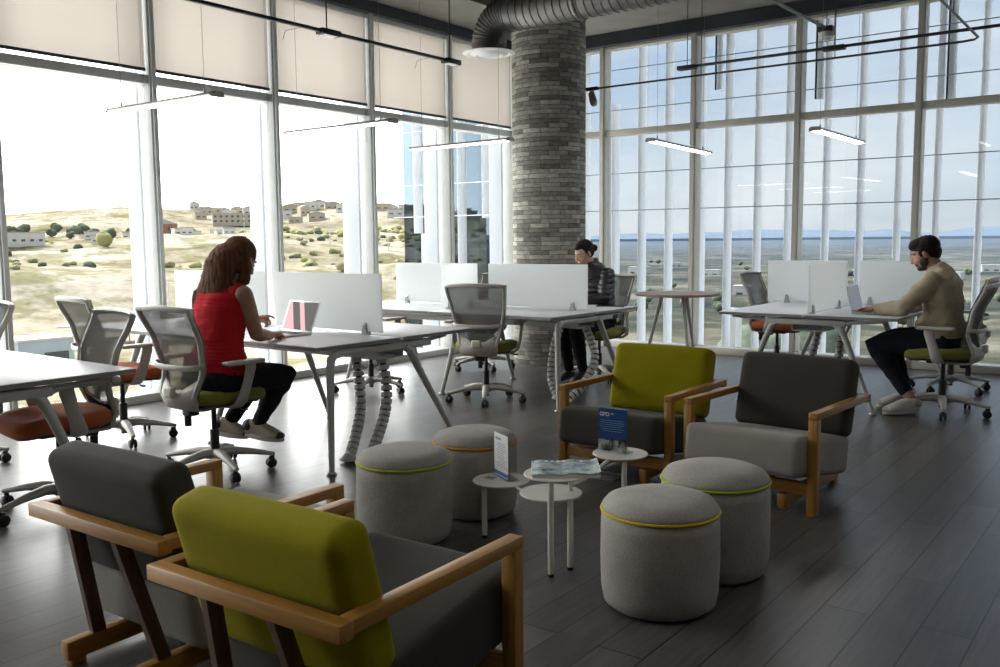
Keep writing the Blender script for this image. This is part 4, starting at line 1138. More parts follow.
for x in (.9, 2.8, 4.8, 6.8):
    m = MB(); m.tube([(x, .162*math.cos(2*PI*k/32), .11+.162*math.sin(2*PI*k/32)) for k in range(33)], (.003, .016), 8, up=(1, 0, 0))
    m.box((x, 0, (.29+ZC-3.18)/2), (.006, .012, ZC-3.18-.29)); m.build('hanger_strap', 'galv', t)
m = MB(); m.box((2.5, 0, .11), (.30, .37, .37), bev=.16, seg=5); m.build('branch_saddle', 'galv', t)
t = thing('branch_duct', 'thinner spiral duct leaving the main duct at upper right', 'air duct', (-2.5, 6.9, 3.42))
m = MB(); rings = []
for i in range(60):
    for dx, r in ((-.01, .125), (-.003, .130), (.003, .130), (.01, .125)):
        x = .06*i+dx; rings.append([V((x, r*math.cos(2*PI*k/24), r*math.sin(2*PI*k/24))) for k in range(24)])
m.loft(rings); m.build('spiral_pipe', 'galv', t, ang=25)
m = MB()
for x in (.6, 2.4): m.box((x, 0, .13+(ZC-3.42-.13)/2), (.006, .012, ZC-3.42-.13))
m.build('hanger_strap', 'galv', t)
# ------------------------------------------------------------------ people
M['skinw'] = pbr('warm_skin', (.42, .235, .155), .5, var=.06, scale=14, spec=.35)
M['skinm'] = pbr('tan_skin', (.44, .245, .165), .5, var=.06, scale=14, spec=.35)
M['skinb'] = pbr('light_skin', (.50, .30, .22), .5, var=.06, scale=14, spec=.35)
M['redknit'] = fabric('red_knit', (.56, .014, .022), sheen=.05)
M['navy'] = fabric('navy_trouser_cloth', (.012, .014, .024), sheen=.05)
M['blackjean'] = fabric('black_denim', (.014, .014, .016), sheen=.03)
M['beigeknit'] = fabric('beige_knit', (.44, .375, .26), weave=260)
M['puffer'] = pbr('black_quilted_nylon', (.016, .016, .018), .38, var=.2, scale=18)
M['hairbrown'] = pbr('brown_hair', (.125, .055, .028), .72, var=.5, scale=55, stretch=(1, 1, .12), spec=.15)
M['hairdark'] = pbr('near_black_hair', (.014, .010, .008), .7, var=.35, scale=60, stretch=(1, 1, .25), spec=.18)
M['beard'] = pbr('dark_beard_hair', (.035, .022, .016), .7, var=.4, scale=120)
M['lip'] = pbr('lip_skin', (.36, .13, .11), .45, var=.05, scale=30)
M['eye'] = pbr('eye_white', (.40, .36, .33), .2, var=.03, scale=30)
M['iris'] = pbr('dark_iris', (.02, .012, .008), .15, var=.1, scale=60)
M['shoewhite'] = pbr('off_white_leather', (.70, .67, .60), .55, var=.06, scale=20)
M['shoetan'] = pbr('cream_shoe_panel', (.50, .44, .34), .6, var=.08, scale=20)
M['shoeblack'] = pbr('black_shoe_leather', (.02, .02, .024), .5, var=.1, scale=20)
M['sole'] = pbr('white_rubber_sole', (.62, .60, .56), .6, var=.04, scale=20)
M['laces'] = pbr('white_laces', (.65, .63, .60), .8, var=.05, scale=40)

def fuse(mb, name, mat, parent, origin, voxel=.006, smooth=3, wrinkle=0.0, wscale=9, seed=0, quilt=None, lump=None):
    """Fuse overlapping closed shapes into one continuous skin."""
    me = bpy.data.meshes.new(name)
    mb.bm.transform(Matrix.Translation(-V(origin)))
    bmesh.ops.recalc_face_normals(mb.bm, faces=mb.bm.faces[:]); mb.bm.to_mesh(me); mb.bm.free()
    o = bpy.data.objects.new(name, me); C.objects.link(o)
    rm = o.modifiers.new('fuse', 'REMESH'); rm.mode = 'VOXEL'; rm.voxel_size = voxel; rm.use_smooth_shade = True
    if smooth:
        s_ = o.modifiers.new('relax', 'SMOOTH'); s_.factor = .5; s_.iterations = smooth
    dg = bpy.context.evaluated_depsgraph_get()
    me2 = bpy.data.meshes.new_from_object(o.evaluated_get(dg)); o.modifiers.clear(); o.data = me2; me2.name = name
    bpy.data.meshes.remove(me)
    if wrinkle or quilt or lump:
        nr = [v.normal.copy() for v in me2.vertices]
        for v, n in zip(me2.vertices, nr):
            d = 0
            if wrinkle:
                p = v.co*wscale
                d += wrinkle*(noise.noise(V((p.x*1.0, p.y*1.0, p.z*1.7))+V((seed, 0, 0)))+.5*noise.noise(V((p.x*2.3, p.y*2.3, p.z*3.5))+V((0, seed, 0))))
            if quilt: d += quilt(v.co+V(origin))
            if lump: d += lump(v.co+V(origin))
            v.co += n*d
    me2.materials.clear(); me2.materials.append(M[mat])
    me2.polygons.foreach_set('use_smooth', [True]*len(me2.polygons))
    if parent: o.parent = parent
    else: o.location = origin
    return o
def frame(fwd, up=(0, 0, 1)):
    f = V(fwd).normalized(); r = f.cross(V(up)).normalized(); u = r.cross(f)
    return Matrix(((r.x, f.x, u.x, 0), (r.y, f.y, u.y, 0), (r.z, f.z, u.z, 0), (0, 0, 0, 1)))
def ring(c, sd, fd, rx, ry, n=24, sq=.85):
    out = []
    for k in range(n):
        a = 2*PI*k/n; ca, sa = math.cos(a), math.sin(a)
        out.append(V(c)+V(sd)*rx*math.copysign(abs(ca)**sq, ca)+V(fd)*ry*math.copysign(abs(sa)**sq, sa))
    return out
def head(mb, c, fwd, s=1.0):
    F = Matrix.Translation(c) @ frame(fwd)
    def E_(p, r, rot=None): mb.ell(F @ V([q*s for q in p]), [q*s for q in r], (F.to_3x3() @ (rot.to_matrix() if rot else Matrix.Identity(3))).to_4x4(), 24)
    E_((0, -.014, .036), (.075, .094, .082)); E_((0, .030, -.018), (.062, .062, .070)); E_((0, .032, -.060), (.050, .050, .048)); E_((0, .062, -.094), (.024, .022, .017))
    for q in (-1, 1):
        E_((q*.036, .052, -.032), (.026, .028, .026)); E_((q*.050, .010, -.062), (.014, .030, .026))
        E_((q*.079, -.006, -.008), (.008, .019, .031), Euler((R(-12), 0, q*R(-18))))
        E_((q*.0135, .090, -.036), (.009, .010, .008)); E_((q*.030, .074, .026), (.022, .014, .008))
    mb.tube([F @ V((0, .084*s, .018*s)), F @ V((0, .098*s, -.008*s)), F @ V((0, .108*s, -.032*s))], [.009*s, .0115*s, .0125*s], 12, dome=True)
    E_((0, .086, -.060), (.021, .010, .0065)); E_((0, .084, -.072), (.018, .010, .0065)); E_((0, .074, -.012), (.04, .012, .02))
    return F
def face_parts(F, body, origin, s=1.0, lip=True):
    T = Matrix.Translation(-V(origin)) @ F
    for q in (-1, 1):
        m = MB(); m.ell(T @ V((q*.031*s, .0745*s, .004*s)), (.0115*s, .0105*s, .0065*s), T.to_3x3().to_4x4(), 14)
        o = m.build('eye', 'eye', body, ang=180)
        m = MB(); m.ell(T @ V((q*.031*s, .0828*s, .003*s)), (.0058*s, .0030*s, .0058*s), T.to_3x3().to_4x4(), 12); m.build('iris', 'iris', o, ang=180)
        m = MB(); m.tube([T @ V((q*.012*s, .090*s, .026*s)), T @ V((q*.030*s, .088*s, .031*s)), T @ V((q*.048*s, .076*s, .025*s))], [.0035*s, .0045*s, .002*s], 8); m.build('eyebrow', 'hairdark', body)
    if lip:
        m = MB(); m.ell(T @ V((0, .0915*s, -.061*s)), (.020*s, .006*s, .0045*s), T.to_3x3().to_4x4(), 14); m.ell(T @ V((0, .0900*s, -.071*s)), (.017*s, .006*s, .005*s), T.to_3x3().to_4x4(), 14); m.build('lips', 'lip', body, ang=180)
def hand(mb, wrist, dirv, nrm, thumb, curl=(20, 30, 25), spread=5, s=1.0, curls=None):
    """Palm, four unequal jointed fingers and a thumb from the side of the palm. nrm is the back of the hand."""
    d = V(dirv).normalized(); n = V(nrm); n = (n-d*n.dot(d)).normalized(); sd = d.cross(n)*thumb     # sd points to the thumb side
    w = V(wrist)
    rg = []
    for t_, hw, hh in ((-.012, .025, .019), (.012, .028, .018), (.045, .038, .016), (.075, .040, .014), (.092, .037, .011)):
        rg.append(ring(w+d*t_*s+n*(.004*math.sin(t_*20))*s, sd, n, hw*s, hh*s, 16))
    mb.loft(rg)
    for k, (off, ln, r_) in enumerate(((.029, .070, .0086), (.010, .079, .0090), (-.010, .073, .0086), (-.028, .057, .0076))):
        b = w+d*.086*s+sd*off*s+n*.001
        ang = 0; fd = (d+sd*math.tan(R(spread))*(1.3-k)*.55).normalized()
        pts = [b-d*.016*s, b]; rs = [r_*s, r_*s]
        p = b; cu = curls[k] if curls else curl
        for (part, cv, rr_) in zip((.46, .31, .25), cu, (.97, .90, .80)):
            ang += cv; v = fd*math.cos(R(ang))-n*math.sin(R(ang)); p = p+v*ln*part*s
            pts.append(p); rs.append(r_*rr_*s)
        mb.tube(pts, rs, 10, dome=True)
    b = w+d*.022*s+sd*.022*s
    p1 = b+(d*.55+sd*.62-n*.25).normalized()*.040*s; p2 = p1+(d*.85+sd*.25-n*.30).normalized()*.032*s; p3 = p2+(d*.95-sd*.02-n*.22).normalized()*.026*s
    mb.tube([b-d*.008*s, p1, p2, p3], [.014*s, .0115*s, .0100*s, .0080*s], 10, dome=True)
def leg_tube(mb, hip, knee, ank, rs, add=0.0):
    h, k, a = V(hip), V(knee), V(ank)
    bend = (k-(h+a)/2).normalized()
    pts = [h, h.lerp(k, .45), h.lerp(k, .86), k, k.lerp(a, .14)-bend*.002, k.lerp(a, .38)-bend*.018, k.lerp(a, .72)-bend*.006, a]
    mb.tube(pts, [r_+add for r_ in rs], 20, dome=True)
def foot_shape(mb, ank, heel, toe, s=1.0):
    h, t_ = V(heel), V(toe); d = (t_-h); ln = d.length; d.normalize(); sd = d.cross(V((0, 0, 1))).normalized(); u = sd.cross(d)
    rg = []
    for q, w, hh in ((-.01, .018, .022), (.04, .032, .040), (.18, .036, .048), (.35, .036, .044), (.55, .042, .036), (.75, .047, .027), (.90, .041, .020), (1.0, .020, .012)):
        rg.append(ring(h+d*ln*q+u*hh*s, sd, u, w*s, hh*s, 18, .75))
    mb.loft(rg)
    mb.tube([V(ank), h+d*ln*.17+u*.05], [.036, .040], 14, dome=True)
    return d, sd, u, ln
def sneaker(parent, origin, ank, heel, toe, upper, accent, s=1.0, tongue=True):
    o0 = V(origin)
    m = MB(); d, sd, u, ln = foot_shape(m, V(ank)-V((0, 0, .0)), heel, toe, s*1.12)
    h = V(heel)
    sh = fuse(m, 'shoe', upper, parent, origin, .006, 3)
    m = MB()
    rg = []
    for zz, g in ((-.012, .94), (-.008, 1.0), (.012, 1.0), (.018, .96)):
        out = []
        for k in range(36):
            a = 2*PI*k/36; x = math.cos(a); y = math.sin(a)
            w = .044 if x < 0 else .050
            w *= 1-.28*max(0, -x)**2 if x < 0 else 1-.10*x*x
            out.append(h-o0+d*(ln*.495+x*(ln*.535)*g)+sd*math.copysign(abs(y)**.8, y)*w*g+u*zz)
        rg.append(out)
    m.loft(rg); m.build('sole', 'sole', sh, ang=40)
    m = MB()
    for k in range(5):
        q = .34+.075*k; z = .092-.013*k; w = .028
        m.tube([h-o0+d*ln*q+sd*w+u*(z-.012), h-o0+d*ln*(q+.01)+u*(z+.004), h-o0+d*ln*(q+.03)-sd*w+u*(z-.012)], .0035, 6)
    m.build('laces', 'laces', sh)
    if accent:
        m = MB()
        mx_ = Matrix(((d.x, sd.x, u.x, 0), (d.y, sd.y, u.y, 0), (d.z, sd.z, u.z, 0), (0, 0, 0, 1)))
        m.ell(h-o0+d*ln*.10+u*.060, (ln*.20, .047, .040), mx_, 20)
        m.ell(h-o0+d*ln*.34+u*.082, (ln*.12, .030, .020), mx_, 16)
        m.ell(h-o0+d*ln*.86+u*.022, (ln*.17, .046, .024), Matrix((( d.x, sd.x, u.x, 0), (d.y, sd.y, u.y, 0), (d.z, sd.z, u.z, 0), (0, 0, 0, 1))), 18)
        m.build('shoe_panel', accent, sh, ang=180)
    return sh
def torso(mb, P, add=0.0, top=True, fem=False, lo=0, hi=99):
    """Rings from pelvis to collar, following the spine points in P['spine'] = [(centre, forward, half width, half depth)]."""
    rg = []
    sp = P['spine']
    for i, (c, w, dp) in enumerate(sp):
        if not (lo <= i <= hi): continue
        f = V(P['fwd']); tg = V(sp[min(i+1, len(sp)-1)][0])-V(sp[max(i-1, 0)][0]); tg.normalize()
        sd = f.cross(tg).normalized(); fd = tg.cross(sd).normalized()
        rg.append(ring(c, sd, fd, w+add, dp+add, 28, .86))
    mb.loft(rg)
def arm_tube(mb, sh, el, wr, rs, add=0.0, frac=1.0):
    s_, e, w = V(sh), V(el), V(wr)
    pts = [s_, s_.lerp(e, .3), s_.lerp(e, .7), e, e.lerp(w, .25), e.lerp(w, .6), e.lerp(w, 1.0)]
    mb.tube(pts, [r_+add for r_ in rs], 18, dome=True)

# ---- woman in the red sleeveless top (typing, back to the camera)
def woman_red():
    O = (-4.37, 3.10, 0)
    fw_ = V((-.10, 1, 0)).normalized()
    P = {'fwd': fw_, 'spine': [((-4.36, 3.08, .50), .165, .115), ((-4.36, 3.085, .58), .178, .125), ((-4.365, 3.09, .66), .165, .112), ((-4.370, 3.10, .75), .142, .098), ((-4.378, 3.115, .85), .150, .104), ((-4.382, 3.13, .94), .165, .112), ((-4.382, 3.14, 1.01), .165, .098), ((-4.380, 3.155, 1.06), .125, .070), ((-4.376, 3.165, 1.09), .070, .055)]}
    shR, elR, wrR = (-4.215, 3.165, 1.035), (-4.215, 3.245, .800), (-4.335, 3.440, .772)
    shL, elL, wrL = (-4.545, 3.135, 1.035), (-4.66, 3.28, .83), (-4.60, 3.50, .835)
    hipR, knR, anR = (-4.29, 3.12, .555), (-4.305, 3.52, .525), (-4.495, 3.43, .20)
    hipL, knL, anL = (-4.44, 3.11, .555), (-4.53, 3.53, .525), (-4.70, 3.37, .20)
    LR = [.085, .080, .066, .060, .056, .055, .042, .036]; AR = [.052, .050, .043, .040, .040, .034, .026]
    b = MB()
    torso(b, P)
    arm_tube(b, shR, elR, wrR, AR); arm_tube(b, shL, elL, wrL, AR)
    leg_tube(b, hipR, knR, anR, LR); leg_tube(b, hipL, knL, anL, LR)
    hR, tR = V((-4.56, 3.405, .148)), V((-4.325, 3.495, .126)); hL, tL = V((-4.76, 3.33, .148)), V((-4.575, 3.435, .126))
    foot_shape(b, anR, hR, tR); foot_shape(b, anL, hL, tL)
    b.tube([(-4.378, 3.165, 1.06), (-4.366, 3.20, 1.14), (-4.358, 3.225, 1.19)], [.054, .048, .050], 18, dome=True)
    F = head(b, (-4.354, 3.258, 1.222), (-.10, .86, -.42), .98)
    hand(b, wrR, (-.42, .86, -.02), (0, 0, 1), -1, (14, 32, 22), 5, .95)
    hand(b, wrL, (.26, .84, .16), (-.55, .15, .80), 1, (25, 45, 35), 7, .95, curls=[(10, 25, 20), (35, 50, 40), (45, 55, 40), (50, 55, 40)])
    body = fuse(b, 'person', 'skinw', None, O, .0055, 2)
    tag(body, 'woman with long brown hair in a red sleeveless top typing at a pink screened laptop', 'person')
    face_parts(F, body, O, .98)
    m = MB(); torso(m, P, .010, lo=1, hi=7); 
    m.tube([(-4.375, 3.16, 1.06), (-4.372, 3.175, 1.10)], [.078, .062], 20)
    for s_ in (shR, shL): m.ell(V(s_)+V((-.035 if s_ is shR else .035, -.005, .010)), (.050, .058, .052))
    m.ell((-4.40, 3.235, .93), (.115, .06, .075))
    fuse(m, 'sleeveless_top', 'redknit', body, O, .0075, 4, .006, 11, 3, quilt=lambda p: .0022*math.sin(p.z*300+6*p.x)*(1 if p.z < .8 else .5))
    m = MB(); torso(m, P, .006, lo=0, hi=2); leg_tube(m, hipR, knR, V(knR).lerp(V(anR), .88), LR, .008); leg_tube(m, hipL, knL, V(knL).lerp(V(anL), .88), LR, .008)
    m.tube([(-4.44, 3.04, .545), (-4.28, 3.05, .545)], .105, 20, dome=True)
    fuse(m, 'trousers', 'blackjean', body, O, .0075, 4, .007, 9, 8)
    for a, h, t_ in ((anR, hR, tR), (anL, hL, tL)): sneaker(body, O, V(a)-V((0, 0, .03)), h, t_, 'shoetan', 'shoeblack')
    # long hair: cap, back fall and side locks
    m = MB()
    H = F
    m.ell(H @ V((0, -.026, .046)), (.090, .102, .088), H.to_3x3().to_4x4())
    m.ell(H @ V((0, -.042, -.01)), (.092, .090, .088), H.to_3x3().to_4x4())
    fd_ = fw_; sd_ = V((fw_.y, -fw_.x, 0))
    rg = []
    for c, w, dp in (((-4.362, 3.215, 1.315), .055, .050), ((-4.364, 3.203, 1.295), .080, .075), ((-4.368, 3.185, 1.262), .096, .086), ((-4.378, 3.150, 1.21), .104, .080), ((-4.385, 3.122, 1.14), .106, .060), ((-4.395, 3.095, 1.075), .108, .046), ((-4.405, 3.072, 1.02), .106, .034), ((-4.410, 3.060, .99), .098, .024)):
        rg.append(ring(c, sd_, V((fd_.x, fd_.y, -.2)), w, dp, 30))
    m.loft(rg)
    for q, pts in ((1, [(-4.283, 3.235, 1.25), (-4.275, 3.235, 1.18), (-4.272, 3.215, 1.11), (-4.285, 3.17, 1.07)]), (-1, [(-4.437, 3.23, 1.25), (-4.455, 3.22, 1.16), (-4.465, 3.17, 1.07), (-4.475, 3.12, 1.01)])):
        m.tube(pts, [.030, .034, .034, .018], 14, dome=True)
    rs_ = random.Random(2)
    for k in range(16):     # uneven ends
        x = -4.410+(k-7.5)*.0132
        y = 3.058+(k-7.5)*.0022
        m.tube([(x+.010, y+.012, 1.05), (x+.003, y, 1.005), (x+rs_.uniform(-.010, .006), y-rs_.uniform(0, .012), .972+rs_.uniform(-.018, .012))], [.014, .014, .006], 8, dome=True)
    fuse(m, 'hair', 'hairbrown', body, O, .006, 3, lump=lambda p: .0045*noise.noise(V((p.x*75+p.z*14, p.y*75, p.z*5)))+.003*noise.noise(V((p.x*160, p.y*160, p.z*9))))
woman_red()

# ---- bearded man in the beige sweater
def man():
    O = (-1.42, 7.35, 0)
    fw_ = V((-1, -.03, 0)).normalized()
    P = {'fwd': fw_, 'spine': [((-1.415, 7.37, .50), .165, .115), ((-1.415, 7.37, .575), .172, .128), ((-1.418, 7.37, .66), .160, .120), ((-1.420, 7.37, .76), .158, .116), ((-1.425, 7.37, .86), .176, .122), ((-1.435, 7.37, .95), .190, .122), ((-1.448, 7.37, 1.01), .180, .105), ((-1.462, 7.37, 1.055), .128, .075), ((-1.475, 7.37, 1.085), .070, .060)]}
    shN, elN, wrN = (-1.465, 7.195, 1.005), (-1.655, 7.150, .795), (-1.865, 7.245, .775)
    shF, elF, wrF = (-1.465, 7.545, 1.005), (-1.640, 7.590, .795), (-1.855, 7.475, .775)
    hipN, knN, anN = (-1.46, 7.28, .555), (-1.875, 7.235, .500), (-1.585, 7.185, .125)
    hipF, knF, anF = (-1.46, 7.46, .555), (-1.855, 7.500, .520), (-1.66, 7.430, .125)
    LR = [.090, .085, .070, .064, .060, .060, .046, .040]; AR = [.058, .055, .048, .044, .044, .038, .029]
    b = MB(); torso(b, P)
    arm_tube(b, shN, elN, wrN, AR); arm_tube(b, shF, elF, wrF, AR)
    leg_tube(b, hipN, knN, anN, LR); leg_tube(b, hipF, knF, anF, LR)
    hN, tN = V((-1.535, 7.215, .022)), V((-1.735, 7.035, .016)); hF, tF = V((-1.63, 7.47, .022)), V((-1.85, 7.30, .016))
    foot_shape(b, anN, hN, tN, 1.05); foot_shape(b, anF, hF, tF, 1.05)
    b.tube([(-1.465, 7.37, 1.04), (-1.495, 7.37, 1.11), (-1.525, 7.37, 1.17)], [.062, .056, .056], 18, dome=True)
    F = head(b, (-1.556, 7.37, 1.200), (-.90, -.05, -.36), 1.02)
    hand(b, wrN, (-.92, .30, .02), (0, 0, 1), -1, (14, 34, 24), 4)
    hand(b, wrF, (-.93, -.26, .02), (0, 0, 1), 1, (14, 34, 24), 4)
    body = fuse(b, 'person', 'skinm', None, O, .0055, 2)
    tag(body, 'bearded man with short dark hair in a beige sweater typing by the right windows', 'person')
    face_parts(F, body, O, 1.02)
    m = MB(); torso(m, P, .018, lo=1, hi=8)
    arm_tube(m, shN, elN, V(elN).lerp(V(wrN), .90), [.066, .066, .060, .055, .054, .048, .039], .004)
    arm_tube(m, shF, elF, V(elF).lerp(V(wrF), .90), [.066, .066, .060, .055, .054, .048, .039], .004)
    m.ell((-1.36, 7.37, .66), (.10, .15, .085)); m.ell((-1.52, 7.37, .66), (.085, .15, .075))
    m.tube([(-1.455, 7.37, 1.03), (-1.475, 7.37, 1.075), (-1.497, 7.37, 1.112)], [.112, .088, .072], 22)
    fuse(m, 'sweater', 'beigeknit', body, O, .0075, 9, .011, 8, 1)
    m = MB(); torso(m, P, .008, lo=0, hi=2); leg_tube(m, hipN, knN, V(knN).lerp(V(anN), .86), LR, .012); leg_tube(m, hipF, knF, V(knF).lerp(V(anF), .86), LR, .012)
    m.tube([(-1.40, 7.28, .550), (-1.40, 7.46, .550)], .108, 20, dome=True)
    fuse(m, 'trousers', 'navy', body, O, .0075, 4, .009, 8, 5)
    for a, h, t_ in ((anN, hN, tN), (anF, hF, tF)): sneaker(body, O, V(a)-V((0, 0, .03)), h, t_, 'shoewhite', 'shoetan', 1.05)
    m = MB(); H = F
    m.ell(H @ V((0, -.022, .050)), (.084, .100, .083), H.to_3x3().to_4x4()); m.ell(H @ V((0, -.055, .0)), (.074, .058, .072), H.to_3x3().to_4x4())
    m.ell(H @ V((0, .024, .082)), (.072, .074, .050), H.to_3x3().to_4x4()); m.ell(H @ V((0, .050, .090)), (.054, .036, .026), H.to_3x3().to_4x4())
    for q in (-1, 1): m.ell(H @ V((q*.073, -.004, .036)), (.012, .034, .044), H.to_3x3().to_4x4()); m.ell(H @ V((q*.073, .024, .012)), (.009, .014, .030), H.to_3x3().to_4x4())
    fuse(m, 'hair', 'hairdark', body, O, .0055, 2, lump=lambda p: .004*noise.noise(p*50)+.002*noise.noise(p*120))
    m = MB()
    m.ell(H @ V((0, .050, -.092)), (.047, .046, .026), H.to_3x3().to_4x4())
    for q in (-1, 1): m.ell(H @ V((q*.053, .022, -.058)), (.016, .036, .036), H.to_3x3().to_4x4()); m.ell(H @ V((q*.066, .006, -.020)), (.011, .016, .034), H.to_3x3().to_4x4())
    m.tube([H @ V((-.030, .080, -.066)), H @ V((-.018, .092, -.054)), H @ V((0, .097, -.051)), H @ V((.018, .092, -.054)), H @ V((.030, .080, -.066))], [.006, .0055, .005, .0055, .006], 8, dome=True)
    fuse(m, 'beard', 'beard', body, O, .005, 1, lump=lambda p: .002*noise.noise(p*150))
man()

# ---- woman in the black quilted jacket
def woman_black():
    O = (-4.42, 7.35, 0)
    fw_ = V((-.12, -1, 0)).normalized()
    P = {'fwd': fw_, 'spine': [((-4.40, 7.36, .50), .155, .110), ((-4.40, 7.36, .58), .168, .120), ((-4.405, 7.355, .66), .152, .108), ((-4.410, 7.345, .75), .138, .100), ((-4.415, 7.335, .85), .150, .108), ((-4.420, 7.325, .93), .160, .112), ((-4.424, 7.312, .99), .156, .095), ((-4.430, 7.295, 1.035), .115, .070), ((-4.434, 7.285, 1.065), .068, .055)]}
    shL, elL, wrL = (-4.275, 7.295, 1.000), (-4.245, 7.190, .785), (-4.385, 7.045, .770)
    shR, elR, wrR = (-4.575, 7.325, 1.000), (-4.640, 7.220, .785), (-4.545, 7.035, .770)
    hipL, knL, anL = (-4.325, 7.33, .55), (-4.400, 6.935, .505), (-4.390, 7.060, .115)
    hipR, knR, anR = (-4.475, 7.34, .55), (-4.560, 6.950, .505), (-4.545, 7.060, .115)
    LR = [.083, .078, .064, .058, .054, .053, .041, .035]; AR = [.050, .048, .042, .039, .039, .033, .026]
    b = MB(); torso(b, P)
    arm_tube(b, shL, elL, wrL, AR); arm_tube(b, shR, elR, wrR, AR); leg_tube(b, hipL, knL, anL, LR); leg_tube(b, hipR, knR, anR, LR)
    hL, tL = V((-4.375, 7.12, .018)), V((-4.41, 6.88, .014)); hR, tR = V((-4.535, 7.12, .018)), V((-4.585, 6.88, .014))
    foot_shape(b, anL, hL, tL); foot_shape(b, anR, hR, tR)
    b.tube([(-4.432, 7.295, 1.03), (-4.446, 7.255, 1.10), (-4.456, 7.230, 1.17)], [.052, .047, .048], 18, dome=True)
    F = head(b, (-4.468, 7.195, 1.203), (-.34, -.80, -.40), .97)
    hand(b, wrL, (-.45, -.86, -.02), (0, 0, 1), 1, (14, 34, 24), 4, .93)
    hand(b, wrR, (.28, -.92, -.02), (0, 0, 1), -1, (14, 34, 24), 4, .93)
    body = fuse(b, 'person', 'skinb', None, O, .0055, 2)
    tag(body, 'woman in a black quilted jacket with tied back hair, working beside the stone column', 'person')
    face_parts(F, body, O, .97)
    m = MB(); torso(m, P, .026, lo=1, hi=8)
    arm_tube(m, shL, elL, V(elL).lerp(V(wrL), .92), [.070, .068, .060, .056, .054, .046, .036], .004); arm_tube(m, shR, elR, V(elR).lerp(V(wrR), .92), [.070, .068, .060, .056, .054, .046, .036], .004)
    m.tube([(-4.424, 7.31, .99), (-4.432, 7.295, 1.045), (-4.444, 7.275, 1.095), (-4.452, 7.265, 1.125)], [.150, .118, .086, .076], 22)
    fuse(m, 'quilted_jacket', 'puffer', body, O, .0075, 3, .006, 10, 2, quilt=lambda p: .010*abs(math.sin(p.z*62+1.6*p.x))**.6-.006)
    m = MB(); torso(m, P, .006, lo=0, hi=2); leg_tube(m, hipL, knL, V(knL).lerp(V(anL), .95), LR, .010); leg_tube(m, hipR, knR, V(knR).lerp(V(anR), .95), LR, .010)
    fuse(m, 'trousers', 'blackjean', body, O, .0075, 4, .007, 9, 4)
    for a, h, t_ in ((anL, hL, tL), (anR, hR, tR)): sneaker(body, O, V(a)-V((0, 0, .03)), h, t_, 'shoeblack', None)
    m = MB(); H = F
    m.ell(H @ V((0, -.024, .044)), (.080, .092, .080), H.to_3x3().to_4x4()); m.ell(H @ V((0, -.040, .0)), (.074, .066, .068), H.to_3x3().to_4x4()); m.ell(H @ V((0, .030, .082)), (.058, .052, .034), H.to_3x3().to_4x4())
    m.ell(H @ V((0, -.125, -.005)), (.034, .032, .036), H.to_3x3().to_4x4())
    for q in (-1, 1): m.ell(H @ V((q*.070, .004, .020)), (.010, .020, .030), H.to_3x3().to_4x4())
    fuse(m, 'hair', 'hairdark', body, O, .0055, 3, lump=lambda p: .002*noise.noise(p*70))
woman_black()
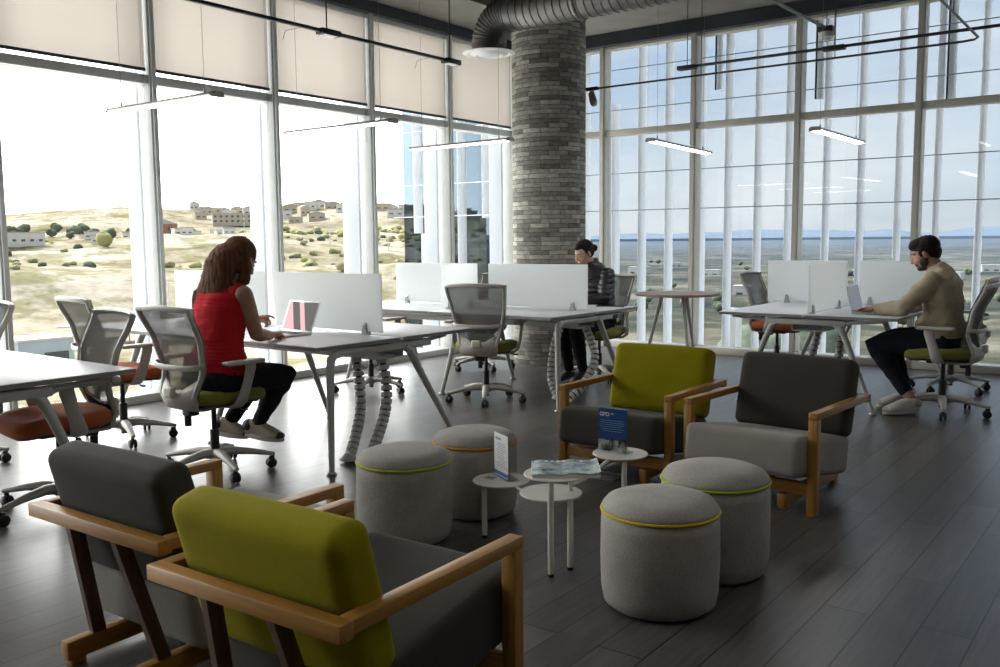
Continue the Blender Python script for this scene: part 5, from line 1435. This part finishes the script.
# ------------------------------------------------------------------ world, camera, view
def world():
    w = bpy.data.worlds.new('sky'); sc.world = w; w.use_nodes = True
    nt = w.node_tree; nt.nodes.clear(); L = nt.links.new
    out = nt.nodes.new('ShaderNodeOutputWorld'); bg = nt.nodes.new('ShaderNodeBackground'); L(bg.outputs[0], out.inputs[0])
    tc = nt.nodes.new('ShaderNodeTexCoord')
    # bright overcast towards the west, blue with soft clouds towards the north
    flat = nt.nodes.new('ShaderNodeVectorMath'); flat.operation = 'MULTIPLY'; flat.inputs[1].default_value = (1, 1, 0)
    nrm = nt.nodes.new('ShaderNodeVectorMath'); nrm.operation = 'NORMALIZE'
    dot = nt.nodes.new('ShaderNodeVectorMath'); dot.operation = 'DOT_PRODUCT'; dot.inputs[1].default_value = (-.993, .119, 0)
    L(tc.outputs['Generated'], flat.inputs[0]); L(flat.outputs[0], nrm.inputs[0]); L(nrm.outputs[0], dot.inputs[0])
    az = N(nt, 'ShaderNodeMapRange', interpolation_type='SMOOTHSTEP'); az.inputs['From Min'].default_value = .62; az.inputs['From Max'].default_value = .86
    L(dot.outputs['Value'], az.inputs['Value'])
    sp = nt.nodes.new('ShaderNodeSeparateXYZ'); L(tc.outputs['Generated'], sp.inputs[0])
    r = ramp(nt, [(0, (.62, .66, .68)), (.06, (.66, .75, .84)), (.25, (.46, .60, .80)), (.7, (.30, .44, .68))])
    L(sp.outputs[2], r.inputs[0])
    mp = nt.nodes.new('ShaderNodeMapping'); mp.inputs['Scale'].default_value = (1.0, 1.0, 3.2); L(tc.outputs['Generated'], mp.inputs[0])
    nz = N(nt, 'ShaderNodeTexNoise'); nz.inputs['Scale'].default_value = 2.6; nz.inputs['Detail'].default_value = 7; nz.inputs['Roughness'].default_value = .55
    L(mp.outputs[0], nz.inputs['Vector'])
    cr = ramp(nt, [(.40, (0, 0, 0)), (.68, (1, 1, 1))]); L(nz.outputs['Fac'], cr.inputs[0])
    mx = nt.nodes.new('ShaderNodeMixRGB'); mx.inputs[2].default_value = (.88, .90, .92, 1)
    L(cr.outputs[0], mx.inputs[0]); L(r.outputs[0], mx.inputs[1])
    wr = ramp(nt, [(.30, (.80, .80, .79)), (.60, (1.0, .99, .97))]); L(nz.outputs['Fac'], wr.inputs[0])
    st = N(nt, 'ShaderNodeMixRGB', blend_type='MULTIPLY'); st.inputs[0].default_value = 1; st.inputs[2].default_value = (1, 1, 1, 1)
    L(wr.outputs[0], st.inputs[1])
    sw = nt.nodes.new('ShaderNodeVectorMath'); sw.operation = 'SCALE'; sw.inputs['Scale'].default_value = SKY_WEST; L(wr.outputs[0], sw.inputs[0])
    sb = nt.nodes.new('ShaderNodeVectorMath'); sb.operation = 'SCALE'; sb.inputs['Scale'].default_value = SKY_NORTH; L(mx.outputs[0], sb.inputs[0])
    m2 = nt.nodes.new('ShaderNodeMixRGB'); L(az.outputs[0], m2.inputs[0]); L(sb.outputs[0], m2.inputs[1]); L(sw.outputs[0], m2.inputs[2])
    L(m2.outputs[0], bg.inputs[0]); bg.inputs[1].default_value = 1.0
    w.cycles.sampling_method = 'AUTOMATIC'
SKY_WEST, SKY_NORTH = 5.6, .53
world()
# daylight portals in the two window walls guide the sky light indoors
def portal(name, loc, rot, sx, sy):
    l = bpy.data.lights.new(name, 'AREA'); l.shape = 'RECTANGLE'; l.size = sx; l.size_y = sy; l.cycles.is_portal = True
    o = bpy.data.objects.new(name, l); C.objects.link(o); o.location = loc; o.rotation_euler = rot
portal('daylight_portal', (XL-.6, 2.8, 1.9), (0, -PI/2, 0), 3.9, 14)
portal('daylight_portal', (-1.2, YR+.25, 1.9), (-PI/2, 0, 0), 11.4, 3.9)

cam = bpy.data.cameras.new('camera'); co = bpy.data.objects.new('camera', cam); C.objects.link(co)
cam.sensor_width = 36; cam.lens = 36*900/1000; cam.clip_end = 20000; cam.clip_start = .05
yaw, pit, rol = R(37.2), R(5.85), R(.5)
fw = V((-math.sin(yaw)*math.cos(pit), math.cos(yaw)*math.cos(pit), -math.sin(pit)))
r0 = V((math.cos(yaw), math.sin(yaw), 0)); u0 = r0.cross(fw)
rt = r0*math.cos(rol)-u0*math.sin(rol); up = u0*math.cos(rol)+r0*math.sin(rol)
co.matrix_world = Matrix(((rt.x, up.x, -fw.x, 0), (rt.y, up.y, -fw.y, 0), (rt.z, up.z, -fw.z, 1.32), (0, 0, 0, 1)))
sc.camera = co
sc.view_settings.view_transform = 'Standard'; sc.view_settings.look = 'None'
sc.view_settings.exposure = 1.0; sc.view_settings.gamma = 1.0; sc.view_settings.use_curve_mapping = False
cy = sc.cycles
cy.use_denoising = True
cy.max_bounces = 10; cy.diffuse_bounces = 4; cy.glossy_bounces = 4; cy.transmission_bounces = 6; cy.transparent_max_bounces = 24
cy.sample_clamp_indirect = 6; cy.caustics_reflective = False; cy.caustics_refractive = False
